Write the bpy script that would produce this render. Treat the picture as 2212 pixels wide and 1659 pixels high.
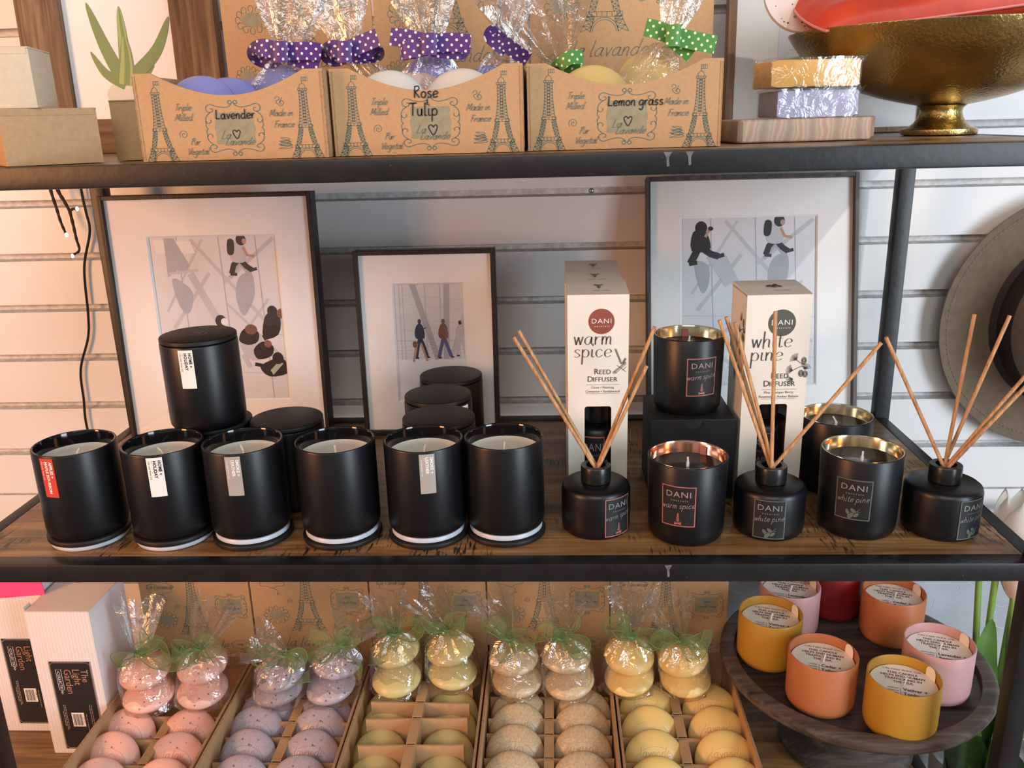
import bpy, bmesh, math, random
from mathutils import Vector, Matrix
from math import sin, cos, pi, radians, sqrt, atan2

# ------------------------------------------------------------------ camera, world, lights
SC = bpy.context.scene
COL = SC.collection
for o in list(bpy.data.objects):
    bpy.data.objects.remove(o)

YAW, PITCH, ROLL = radians(-2.9223), radians(-17.1908), radians(-1.5771)
CAM = Vector((0.0293, -0.7383, 0.4116))
fw = Vector((sin(YAW) * cos(PITCH), cos(YAW) * cos(PITCH), sin(PITCH)))
rt = Vector((cos(YAW), -sin(YAW), 0))
up = rt.cross(fw)
rt2 = cos(ROLL) * rt + sin(ROLL) * up
up2 = -sin(ROLL) * rt + cos(ROLL) * up
cd = bpy.data.cameras.new('camera')
cam = bpy.data.objects.new('camera', cd)
COL.objects.link(cam)
cam.matrix_world = Matrix(((rt2.x, up2.x, -fw.x, CAM.x), (rt2.y, up2.y, -fw.y, CAM.y), (rt2.z, up2.z, -fw.z, CAM.z), (0, 0, 0, 1)))
cd.sensor_fit = 'HORIZONTAL'
cd.sensor_width = 36
cd.lens = 36 * 1847.8 / 2212
cd.clip_start = 0.01
SC.camera = cam

SC.view_settings.view_transform = 'Standard'
SC.view_settings.look = 'None'
SC.view_settings.gamma = 1
SC.view_settings.use_curve_mapping = False
SC.view_settings.exposure = 0.32

wd = bpy.data.worlds.new('shop_daylight')
SC.world = wd
wd.use_nodes = True
bg = wd.node_tree.nodes['Background']
bg.inputs[0].default_value = (0.93, 0.95, 1.0, 1)
bg.inputs[1].default_value = 0.23


def look(o, target):
    d = Vector(target) - Vector(o.location)
    o.rotation_euler = d.to_track_quat('-Z', 'Y').to_euler()


def area(name, loc, target, sx, sy, power, color):
    l = bpy.data.lights.new(name, 'AREA')
    l.shape = 'RECTANGLE'
    l.size, l.size_y, l.energy, l.color = sx, sy, power, color
    o = bpy.data.objects.new(name, l)
    COL.objects.link(o)
    o.location = loc
    look(o, target)
    return o


# shop window to the right front, warm ceiling lamps to the left, added high front fill to brighten the lower shelf
area('window_daylight', (1.9, -1.55, 0.45), (0.1, 0.2, 0.0), 0.8, 1.6, 42, (0.78, 0.89, 1.0))
area('warm_lamp', (-1.75, -1.15, 0.55), (-0.5, 0.45, 0.0), 0.5, 0.9, 29, (1.0, 0.42, 0.165))
area('front_fill_light', (-0.1, -2.3, 1.5), (0, 0.2, 0.0), 2.0, 0.8, 22, (1.0, 0.92, 0.84))
sl = bpy.data.lights.new('low_sunbeam', 'SPOT')
sl.energy, sl.color, sl.spot_size, sl.spot_blend, sl.shadow_soft_size = 80, (1.0, 0.90, 0.76), radians(11), 0.25, 0.02
so = bpy.data.objects.new('low_sunbeam', sl)
COL.objects.link(so)
so.location = (1.75, -2.05, 1.85)
look(so, (0.42, 0.22, 0.53))


# ------------------------------------------------------------------ materials
MATS = {}


def nodes_of(name):
    m = bpy.data.materials.new(name)
    m.use_nodes = True
    nt = m.node_tree
    return m, nt, nt.nodes['Principled BSDF']


def mat(name, col, rough=0.5, metal=0.0, spec=0.5, var=0.06, scale=40, bump=0.0, bscale=200, coat=0.0, sub=0.0, trans=0.0, alpha=1.0, emit=None, sheen=0.0):
    if name in MATS:
        return MATS[name]
    m, nt, p = nodes_of(name)
    N, L = nt.nodes, nt.links
    tc = N.new('ShaderNodeTexCoord')
    nz = N.new('ShaderNodeTexNoise')
    nz.inputs['Scale'].default_value = scale
    nz.inputs['Detail'].default_value = 4
    L.new(tc.outputs['Object'], nz.inputs['Vector'])
    rp = N.new('ShaderNodeValToRGB')
    rp.color_ramp.elements[0].position = 0.3
    rp.color_ramp.elements[1].position = 0.7
    rp.color_ramp.elements[0].color = tuple(c * (1 - var) for c in col[:3]) + (1,)
    rp.color_ramp.elements[1].color = tuple(min(1, c * (1 + var)) for c in col[:3]) + (1,)
    L.new(nz.outputs['Fac'], rp.inputs['Fac'])
    L.new(rp.outputs['Color'], p.inputs['Base Color'])
    p.inputs['Roughness'].default_value = rough
    p.inputs['Metallic'].default_value = metal
    p.inputs['Specular IOR Level'].default_value = spec
    p.inputs['Coat Weight'].default_value = coat
    p.inputs['Transmission Weight'].default_value = trans
    p.inputs['Alpha'].default_value = alpha
    p.inputs['Sheen Weight'].default_value = sheen
    if sub:
        p.inputs['Subsurface Weight'].default_value = sub
        p.inputs['Subsurface Radius'].default_value = (0.01, 0.006, 0.004)
        p.inputs['Subsurface Scale'].default_value = 0.5
    if emit:
        p.inputs['Emission Color'].default_value = (*col[:3], 1)
        p.inputs['Emission Strength'].default_value = emit
    if bump:
        n2 = N.new('ShaderNodeTexNoise')
        n2.inputs['Scale'].default_value = bscale
        n2.inputs['Detail'].default_value = 5
        L.new(tc.outputs['Object'], n2.inputs['Vector'])
        b = N.new('ShaderNodeBump')
        b.inputs['Strength'].default_value = bump
        b.inputs['Distance'].default_value = 0.002
        L.new(n2.outputs['Fac'], b.inputs['Height'])
        L.new(b.outputs['Normal'], p.inputs['Normal'])
    MATS[name] = m
    return m


def ramp(N, stops):
    r = N.new('ShaderNodeValToRGB')
    e = r.color_ramp.elements
    while len(e) < len(stops):
        e.new(0.5)
    for i, (p_, c) in enumerate(stops):
        e[i].position = p_
        e[i].color = (*c, 1)
    return r


def mat_wood(name, c1, c2, c3, axis=0, rough=0.42, scale=1.0, marks=0.0, bump=0.25):
    if name in MATS:
        return MATS[name]
    m, nt, p = nodes_of(name)
    N, L = nt.nodes, nt.links
    tc = N.new('ShaderNodeTexCoord')
    mp = N.new('ShaderNodeMapping')
    s = [28 * scale] * 3
    s[axis] = 2.2 * scale
    mp.inputs['Scale'].default_value = s
    L.new(tc.outputs['Object'], mp.inputs['Vector'])
    n1 = N.new('ShaderNodeTexNoise')
    n1.inputs['Scale'].default_value = 1.6
    n1.inputs['Detail'].default_value = 8
    n1.inputs['Distortion'].default_value = 1.1
    L.new(mp.outputs['Vector'], n1.inputs['Vector'])
    r = ramp(N, [(0.28, c1), (0.5, c2), (0.72, c3)])
    L.new(n1.outputs['Fac'], r.inputs['Fac'])
    out = r.outputs['Color']
    mp2 = N.new('ShaderNodeMapping')
    s2 = [160 * scale] * 3
    s2[axis] = 7 * scale
    mp2.inputs['Scale'].default_value = s2
    L.new(tc.outputs['Object'], mp2.inputs['Vector'])
    n2 = N.new('ShaderNodeTexNoise')
    n2.inputs['Scale'].default_value = 1.5
    n2.inputs['Detail'].default_value = 4
    L.new(mp2.outputs['Vector'], n2.inputs['Vector'])
    mx = N.new('ShaderNodeMixRGB')
    mx.blend_type = 'MULTIPLY'
    mx.inputs['Fac'].default_value = 0.55
    r2 = ramp(N, [(0.3, (0.45, 0.4, 0.36)), (0.62, (1, 1, 1))])
    L.new(n2.outputs['Fac'], r2.inputs['Fac'])
    L.new(out, mx.inputs[1])
    L.new(r2.outputs['Color'], mx.inputs[2])
    out = mx.outputs['Color']
    if marks:
        # saw marks: short dark strokes across the grain, in scattered patches
        mp3 = N.new('ShaderNodeMapping')
        s3 = [45] * 3
        s3[axis] = 330
        mp3.inputs['Scale'].default_value = s3
        mp3.inputs['Rotation'].default_value = (0, 0, 0.12)
        L.new(tc.outputs['Object'], mp3.inputs['Vector'])
        n3 = N.new('ShaderNodeTexNoise')
        n3.inputs['Scale'].default_value = 1.0
        n3.inputs['Detail'].default_value = 1
        L.new(mp3.outputs['Vector'], n3.inputs['Vector'])
        n4 = N.new('ShaderNodeTexNoise')
        n4.inputs['Scale'].default_value = 11
        n4.inputs['Detail'].default_value = 2
        L.new(tc.outputs['Object'], n4.inputs['Vector'])
        a = N.new('ShaderNodeMath')
        a.operation = 'MULTIPLY'
        ra = ramp(N, [(0.54, (0, 0, 0)), (0.62, (1, 1, 1))])
        rb = ramp(N, [(0.50, (0, 0, 0)), (0.60, (1, 1, 1))])
        L.new(n3.outputs['Fac'], ra.inputs['Fac'])
        L.new(n4.outputs['Fac'], rb.inputs['Fac'])
        L.new(ra.outputs['Color'], a.inputs[0])
        L.new(rb.outputs['Color'], a.inputs[1])
        a2 = N.new('ShaderNodeMath')
        a2.operation = 'MULTIPLY'
        a2.inputs[1].default_value = marks
        L.new(a.outputs[0], a2.inputs[0])
        m3 = N.new('ShaderNodeMixRGB')
        m3.inputs[2].default_value = (0.012, 0.009, 0.007, 1)
        L.new(a2.outputs[0], m3.inputs[0])
        L.new(out, m3.inputs[1])
        out = m3.outputs['Color']
    L.new(out, p.inputs['Base Color'])
    p.inputs['Roughness'].default_value = rough
    b = N.new('ShaderNodeBump')
    b.inputs['Strength'].default_value = bump
    b.inputs['Distance'].default_value = 0.001
    L.new(n2.outputs['Fac'], b.inputs['Height'])
    L.new(b.outputs['Normal'], p.inputs['Normal'])
    MATS[name] = m
    return m


def mat_soap(name, c, speck, sscale=170, thr=0.16, amount=0.8, grain=0.0):
    m, nt, p = nodes_of(name)
    N, L = nt.nodes, nt.links
    tc = N.new('ShaderNodeTexCoord')
    v = N.new('ShaderNodeTexVoronoi')
    v.inputs['Scale'].default_value = sscale
    L.new(tc.outputs['Object'], v.inputs['Vector'])
    r = ramp(N, [(thr * 0.7, (amount, amount, amount)), (thr, (0, 0, 0))])
    L.new(v.outputs['Distance'], r.inputs['Fac'])
    n = N.new('ShaderNodeTexNoise')
    n.inputs['Scale'].default_value = 60
    L.new(tc.outputs['Object'], n.inputs['Vector'])
    r3 = ramp(N, [(0.5, (0, 0, 0)), (0.62, (1, 1, 1))])
    L.new(n.outputs['Fac'], r3.inputs['Fac'])
    a = N.new('ShaderNodeMath')
    a.operation = 'MULTIPLY'
    L.new(r.outputs['Color'], a.inputs[0])
    L.new(r3.outputs['Color'], a.inputs[1])
    n2 = N.new('ShaderNodeTexNoise')
    n2.inputs['Scale'].default_value = 400
    L.new(tc.outputs['Object'], n2.inputs['Vector'])
    r2 = ramp(N, [(0.3, tuple(x * (1 - grain) for x in c)), (0.7, tuple(min(1, x * (1 + grain * 0.5)) for x in c))])
    L.new(n2.outputs['Fac'], r2.inputs['Fac'])
    mx = N.new('ShaderNodeMixRGB')
    mx.inputs[2].default_value = (*speck, 1)
    L.new(a.outputs[0], mx.inputs[0])
    L.new(r2.outputs['Color'], mx.inputs[1])
    L.new(mx.outputs['Color'], p.inputs['Base Color'])
    p.inputs['Roughness'].default_value = 0.33
    p.inputs['Subsurface Weight'].default_value = 0.12
    p.inputs['Subsurface Radius'].default_value = (0.006, 0.004, 0.003)
    MATS[name] = m
    return m


def mat_film(name='cellophane', tint=(0.96, 0.96, 0.95), haze=0.05, shine=1.3):
    if name in MATS:
        return MATS[name]
    m = bpy.data.materials.new(name)
    m.use_nodes = True
    nt = m.node_tree
    N, L = nt.nodes, nt.links
    N.clear()
    out = N.new('ShaderNodeOutputMaterial')
    tr = N.new('ShaderNodeBsdfTransparent')
    tr.inputs[0].default_value = (*tint, 1)
    gl = N.new('ShaderNodeBsdfGlossy')
    gl.inputs['Roughness'].default_value = 0.12
    gl.inputs[0].default_value = (1, 1, 1, 1)
    df = N.new('ShaderNodeBsdfTranslucent')
    df.inputs[0].default_value = (0.9, 0.9, 0.9, 1)
    tc = N.new('ShaderNodeTexCoord')
    nz = N.new('ShaderNodeTexNoise')
    nz.inputs['Scale'].default_value = 55
    nz.inputs['Detail'].default_value = 3
    nz.inputs['Distortion'].default_value = 1.5
    L.new(tc.outputs['Object'], nz.inputs['Vector'])
    b = N.new('ShaderNodeBump')
    b.inputs['Strength'].default_value = 0.7
    b.inputs['Distance'].default_value = 0.004
    L.new(nz.outputs['Fac'], b.inputs['Height'])
    L.new(b.outputs['Normal'], gl.inputs['Normal'])
    lw = N.new('ShaderNodeLayerWeight')
    lw.inputs['Blend'].default_value = 0.35
    L.new(b.outputs['Normal'], lw.inputs['Normal'])
    mr = N.new('ShaderNodeMapRange')
    mr.inputs['To Min'].default_value = 0.07 * shine
    mr.inputs['To Max'].default_value = 0.42 * shine
    L.new(lw.outputs['Facing'], mr.inputs['Value'])
    m1 = N.new('ShaderNodeMixShader')
    m1.inputs[0].default_value = haze
    L.new(tr.outputs[0], m1.inputs[1])
    L.new(df.outputs[0], m1.inputs[2])
    m2 = N.new('ShaderNodeMixShader')
    L.new(mr.outputs[0], m2.inputs[0])
    L.new(m1.outputs[0], m2.inputs[1])
    L.new(gl.outputs[0], m2.inputs[2])
    L.new(m2.outputs[0], out.inputs['Surface'])
    MATS[name] = m
    return m


def mat_organza(name, col, dens):
    m = bpy.data.materials.new(name)
    m.use_nodes = True
    nt = m.node_tree
    N, L = nt.nodes, nt.links
    N.clear()
    out = N.new('ShaderNodeOutputMaterial')
    tr = N.new('ShaderNodeBsdfTransparent')
    df = N.new('ShaderNodeBsdfDiffuse')
    df.inputs[0].default_value = (*col, 1)
    tl = N.new('ShaderNodeBsdfTranslucent')
    tl.inputs[0].default_value = (*col, 1)
    m1 = N.new('ShaderNodeMixShader')
    m1.inputs[0].default_value = 0.35
    L.new(df.outputs[0], m1.inputs[1])
    L.new(tl.outputs[0], m1.inputs[2])
    m2 = N.new('ShaderNodeMixShader')
    tc = N.new('ShaderNodeTexCoord')
    nz = N.new('ShaderNodeTexNoise')
    nz.inputs['Scale'].default_value = 900
    L.new(tc.outputs['Object'], nz.inputs['Vector'])
    mr = N.new('ShaderNodeMapRange')
    mr.inputs['To Min'].default_value = dens - 0.2
    mr.inputs['To Max'].default_value = dens + 0.2
    L.new(nz.outputs['Fac'], mr.inputs['Value'])
    L.new(mr.outputs[0], m2.inputs[0])
    L.new(tr.outputs[0], m2.inputs[1])
    L.new(m1.outputs[0], m2.inputs[2])
    L.new(m2.outputs[0], out.inputs['Surface'])
    return m


def mat_polka(name, base, dot=(0.92, 0.90, 0.88), pitch=0.0092, rad=0.20):
    m, nt, p = nodes_of(name)
    N, L = nt.nodes, nt.links
    uv = N.new('ShaderNodeUVMap')
    sc = N.new('ShaderNodeVectorMath')
    sc.operation = 'SCALE'
    sc.inputs['Scale'].default_value = 1 / pitch
    L.new(uv.outputs[0], sc.inputs[0])
    facs = []
    for off in (0.0, 0.5):
        ad = N.new('ShaderNodeVectorMath')
        ad.operation = 'ADD'
        ad.inputs[1].default_value = (off + 0.25, off + 0.25, 0)
        L.new(sc.outputs[0], ad.inputs[0])
        fr = N.new('ShaderNodeVectorMath')
        fr.operation = 'FRACTION'
        L.new(ad.outputs[0], fr.inputs[0])
        sb = N.new('ShaderNodeVectorMath')
        sb.operation = 'SUBTRACT'
        sb.inputs[1].default_value = (0.5, 0.5, 0)
        L.new(fr.outputs[0], sb.inputs[0])
        ln = N.new('ShaderNodeVectorMath')
        ln.operation = 'LENGTH'
        L.new(sb.outputs[0], ln.inputs[0])
        lt = N.new('ShaderNodeMath')
        lt.operation = 'LESS_THAN'
        lt.inputs[1].default_value = rad * 0.66
        L.new(ln.outputs['Value'], lt.inputs[0])
        facs.append(lt)
    mxm = N.new('ShaderNodeMath')
    mxm.operation = 'MAXIMUM'
    L.new(facs[0].outputs[0], mxm.inputs[0])
    L.new(facs[1].outputs[0], mxm.inputs[1])
    mx = N.new('ShaderNodeMixRGB')
    mx.inputs[1].default_value = (*base, 1)
    mx.inputs[2].default_value = (*dot, 1)
    L.new(mxm.outputs[0], mx.inputs[0])
    L.new(mx.outputs[0], p.inputs['Base Color'])
    p.inputs['Roughness'].default_value = 0.5
    p.inputs['Sheen Weight'].default_value = 0.3
    return m


def mat_glass(name, tint=(1, 1, 1), refl=0.06, edge=0.5):
    m = bpy.data.materials.new(name)
    m.use_nodes = True
    nt = m.node_tree
    N, L = nt.nodes, nt.links
    N.clear()
    out = N.new('ShaderNodeOutputMaterial')
    tr = N.new('ShaderNodeBsdfTransparent')
    tr.inputs[0].default_value = (*tint, 1)
    gl = N.new('ShaderNodeBsdfGlossy')
    gl.inputs['Roughness'].default_value = 0.02
    lw = N.new('ShaderNodeLayerWeight')
    lw.inputs['Blend'].default_value = 0.3
    mr = N.new('ShaderNodeMapRange')
    mr.inputs['To Min'].default_value = refl
    mr.inputs['To Max'].default_value = edge
    L.new(lw.outputs['Facing'], mr.inputs['Value'])
    m2 = N.new('ShaderNodeMixShader')
    L.new(mr.outputs[0], m2.inputs[0])
    L.new(tr.outputs[0], m2.inputs[1])
    L.new(gl.outputs[0], m2.inputs[2])
    L.new(m2.outputs[0], out.inputs['Surface'])
    return m


def mat_bands(name, stops, scale=30, rough=0.6, axis=0, distort=4, bump=0.2):
    m, nt, p = nodes_of(name)
    N, L = nt.nodes, nt.links
    tc = N.new('ShaderNodeTexCoord')
    w = N.new('ShaderNodeTexWave')
    w.bands_direction = 'XYZ'[axis]
    w.inputs['Scale'].default_value = scale
    w.inputs['Distortion'].default_value = distort
    w.inputs['Detail'].default_value = 3
    w.inputs['Detail Scale'].default_value = 1.5
    L.new(tc.outputs['Object'], w.inputs['Vector'])
    r = ramp(N, stops)
    L.new(w.outputs['Fac'], r.inputs['Fac'])
    L.new(r.outputs['Color'], p.inputs['Base Color'])
    p.inputs['Roughness'].default_value = rough
    n = N.new('ShaderNodeTexNoise')
    n.inputs['Scale'].default_value = 300
    L.new(tc.outputs['Object'], n.inputs['Vector'])
    b = N.new('ShaderNodeBump')
    b.inputs['Strength'].default_value = bump
    b.inputs['Distance'].default_value = 0.001
    L.new(n.outputs['Fac'], b.inputs['Height'])
    L.new(b.outputs['Normal'], p.inputs['Normal'])
    return m


# ------------------------------------------------------------------ mesh builder
def catmull(pts, n=6, closed=False):
    if len(pts) < 3:
        return [Vector(p) for p in pts]
    P = [Vector(p) for p in pts]
    out = []
    m = len(P)
    rng = range(m) if closed else range(m - 1)
    for i in rng:
        if closed:
            p0, p1, p2, p3 = P[i - 1], P[i], P[(i + 1) % m], P[(i + 2) % m]
        else:
            p0, p1, p2, p3 = P[max(i - 1, 0)], P[i], P[i + 1], P[min(i + 2, m - 1)]
        for k in range(n):
            t = k / n
            out.append(0.5 * ((2 * p1) + (p2 - p0) * t + (2 * p0 - 5 * p1 + 4 * p2 - p3) * t * t + (3 * p1 - p0 - 3 * p2 + p3) * t ** 3))
    if not closed:
        out.append(P[-1])
    return out


TXT = {}


def text_polys(s, bold=0.0, shear=0.0, spacing=1.0):
    key = (s, bold, shear, spacing)
    if key not in TXT:
        c = bpy.data.curves.new('lettering', 'FONT')
        c.body = s
        c.size = 1
        c.offset = bold
        c.shear = shear
        c.space_character = spacing
        c.resolution_u = 2
        c.fill_mode = 'FRONT'
        o = bpy.data.objects.new('lettering', c)
        me = o.to_mesh()
        vs = [(v.co.x, v.co.y) for v in me.vertices]
        fs = [tuple(p.vertices) for p in me.polygons]
        o.to_mesh_clear()
        bpy.data.objects.remove(o)
        bpy.data.curves.remove(c)
        TXT[key] = (vs, fs)
    return TXT[key]


def plane_map(o, U, V, off=0.0003):
    o, U, V = Vector(o), Vector(U).normalized(), Vector(V).normalized()
    n = U.cross(V)

    def f(u, v, h=0):
        return o + U * u + V * v + n * (off + h)
    return f


def cyl_map(R, z0, phi0=0.0, off=0.0003, taper=0.0):
    """u runs round the wall to the right, v goes up; phi 0 faces -Y"""
    def f(u, v, h=0):
        a = phi0 + u / R
        r = R + off + h + taper * (v + z0)
        return Vector((r * sin(a), -r * cos(a), z0 + v))
    return f


class MB:
    def __init__(s):
        s.v, s.f, s.m, s.uv = [], [], [], []

    def add(s, vs, fs, mi=0, uv=None):
        b = len(s.v)
        s.v += [tuple(v) for v in vs]
        for f in fs:
            s.f.append(tuple(i + b for i in f))
            s.m.append(mi)
            s.uv.append([uv[i] for i in f] if uv else None)
        return s

    def bm(s, bm, mi=0, M=None):
        bm.verts.index_update()
        s.add([(M @ v.co if M else v.co) for v in bm.verts], [[v.index for v in f.verts] for f in bm.faces], mi)
        bm.free()
        return s

    def box(s, x0, x1, y0, y1, z0, z1, mi=0, bev=0.0, M=None, seg=2):
        bm = bmesh.new()
        bmesh.ops.create_cube(bm, size=1)
        for v in bm.verts:
            v.co = Vector(((x0 + x1) / 2 + v.co.x * (x1 - x0), (y0 + y1) / 2 + v.co.y * (y1 - y0), (z0 + z1) / 2 + v.co.z * (z1 - z0)))
        if bev:
            bmesh.ops.bevel(bm, geom=list(bm.edges), offset=bev, segments=seg, profile=0.6, affect='EDGES')
        return s.bm(bm, mi, M)

    def lathe(s, prof, seg=64, c=(0, 0, 0), mi=0, sx=1.0, sy=1.0):
        vs, fs = [], []
        n = len(prof)
        idx = []
        for (r, z) in prof:
            if r < 1e-6:
                idx.append([len(vs)])
                vs.append((c[0], c[1], c[2] + z))
            else:
                idx.append(list(range(len(vs), len(vs) + seg)))
                for k in range(seg):
                    a = 2 * pi * k / seg
                    vs.append((c[0] + r * cos(a) * sx, c[1] + r * sin(a) * sy, c[2] + z))
        for i in range(n - 1):
            a, b = idx[i], idx[i + 1]
            for k in range(seg):
                k2 = (k + 1) % seg
                if len(a) == 1 and len(b) == 1:
                    continue
                if len(a) == 1:
                    fs.append((a[0], b[k2], b[k]))
                elif len(b) == 1:
                    fs.append((a[k], a[k2], b[0]))
                else:
                    fs.append((a[k], a[k2], b[k2], b[k]))
        return s.add(vs, fs, mi)

    def tube(s, pts, r, seg=8, mi=0, caps=True):
        P = [Vector(p) for p in pts]
        n = len(P)
        R = r if isinstance(r, (list, tuple)) else [r] * n
        vs, fs = [], []
        nrm = None
        for i in range(n):
            t = (P[min(i + 1, n - 1)] - P[max(i - 1, 0)])
            t = t.normalized() if t.length > 1e-9 else Vector((0, 0, 1))
            if nrm is None:
                nrm = t.orthogonal().normalized()
            else:
                nrm = nrm - t * nrm.dot(t)
                nrm = nrm.normalized() if nrm.length > 1e-6 else t.orthogonal().normalized()
            bn = t.cross(nrm)
            for k in range(seg):
                a = 2 * pi * k / seg
                vs.append(P[i] + (nrm * cos(a) + bn * sin(a)) * R[i])
        for i in range(n - 1):
            for k in range(seg):
                k2 = (k + 1) % seg
                fs.append((i * seg + k, i * seg + k2, (i + 1) * seg + k2, (i + 1) * seg + k))
        if caps:
            fs.append(tuple(range(seg - 1, -1, -1)))
            fs.append(tuple((n - 1) * seg + k for k in range(seg)))
        return s.add(vs, fs, mi)

    def strip(s, pts, sides, mi=0, uv=True):
        """a band whose centre line is pts, half-width vectors sides"""
        vs, fs, us = [], [], []
        d = 0
        for i, p in enumerate(pts):
            p, w = Vector(p), Vector(sides[i])
            if i:
                d += (p - Vector(pts[i - 1])).length
            vs += [p - w, p + w]
            us += [(d, -w.length), (d, w.length)]
            if i:
                a = 2 * i
                fs.append((a - 2, a, a + 1, a - 1))
        return s.add(vs, fs, mi, us if uv else None)

    def stroke(s, pts, w, mp, mi=0, h=0.0, closed=False, pen=None):
        """a drawn line on the surface mp; pen=(thin,thick) makes it a broad-nib line"""
        P = [Vector((p[0], p[1])) for p in pts]
        n = len(P)
        if n < 2:
            return s
        vs, fs = [], []
        for i in range(n):
            if closed:
                t = P[(i + 1) % n] - P[i - 1]
            else:
                t = P[min(i + 1, n - 1)] - P[max(i - 1, 0)]
            if t.length < 1e-9:
                t = Vector((1, 0))
            t = t.normalized()
            hw = w / 2 if pen is None else (pen[0] + (pen[1] - pen[0]) * min(1, abs(t.y)) ** 2.5) / 2
            q = Vector((-t.y, t.x)) * hw
            a, b = P[i] + q, P[i] - q
            vs += [mp(a.x, a.y, h), mp(b.x, b.y, h)]
        m = n if closed else n - 1
        for i in range(m):
            a, b = 2 * i, 2 * ((i + 1) % n)
            fs.append((a, a + 1, b + 1, b))
        return s.add(vs, fs, mi)

    def fill(s, pts, mp, mi=0, h=0.0):
        from mathutils.geometry import tessellate_polygon
        P = [Vector((p[0], p[1], 0)) for p in pts]
        tr = tessellate_polygon([P])
        area2 = sum(P[i - 1].x * P[i].y - P[i].x * P[i - 1].y for i in range(len(P)))
        fs = []
        for t in tr:
            a, b, c = (P[i] for i in t)
            cr = (b - a).cross(c - a).z
            fs.append(tuple(t) if cr > 0 else tuple(reversed(t)))
        return s.add([mp(p.x, p.y, h) for p in P], fs, mi)

    def rect(s, u0, u1, v0, v1, mp, mi=0, h=0.0, nu=1, nv=1):
        vs, fs = [], []
        for j in range(nv + 1):
            for i in range(nu + 1):
                vs.append(mp(u0 + (u1 - u0) * i / nu, v0 + (v1 - v0) * j / nv, h))
        for j in range(nv):
            for i in range(nu):
                a = j * (nu + 1) + i
                fs.append((a, a + 1, a + nu + 2, a + nu + 1))
        return s.add(vs, fs, mi)

    def text(s, body, size, u, v, mp, mi=0, h=0.0003, align='c', bold=0.0, shear=0.0, spacing=1.0, rot=0.0, sx=1.0):
        vs, fs = text_polys(body, bold, shear, spacing)
        if not vs:
            return s
        xs = [a[0] for a in vs]
        w0, w1 = min(xs), max(xs)
        ox = -(w0 + w1) / 2 if align == 'c' else (-w0 if align == 'l' else -w1)
        cr, sr = cos(rot), sin(rot)
        out = []
        for (x, y) in vs:
            x, y = (x + ox) * size * sx, y * size
            out.append(mp(u + x * cr - y * sr, v + x * sr + y * cr, h))
        return s.add(out, fs, mi)

    def build(s, name, mats, parent=None, smooth=40, loc=None, rot=None):
        me = bpy.data.meshes.new(name)
        me.from_pydata(s.v, [], s.f)
        if not isinstance(mats, (list, tuple)):
            mats = [mats]
        for m in mats:
            me.materials.append(m)
        me.polygons.foreach_set('material_index', s.m)
        if any(u for u in s.uv):
            lay = me.uv_layers.new(name='UVMap')
            k = 0
            for u in s.uv:
                pass
            for pi_, pl in enumerate(me.polygons):
                u = s.uv[pi_]
                if u:
                    for j, li in enumerate(pl.loop_indices):
                        lay.data[li].uv = u[j]
        if smooth:
            me.polygons.foreach_set('use_smooth', [True] * len(me.polygons))
            me.set_sharp_from_angle(angle=radians(smooth))
        me.update()
        o = bpy.data.objects.new(name, me)
        COL.objects.link(o)
        if parent:
            o.parent = parent
        if loc is not None:
            o.location = loc
        if rot is not None:
            o.rotation_euler = rot
        return o


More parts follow.
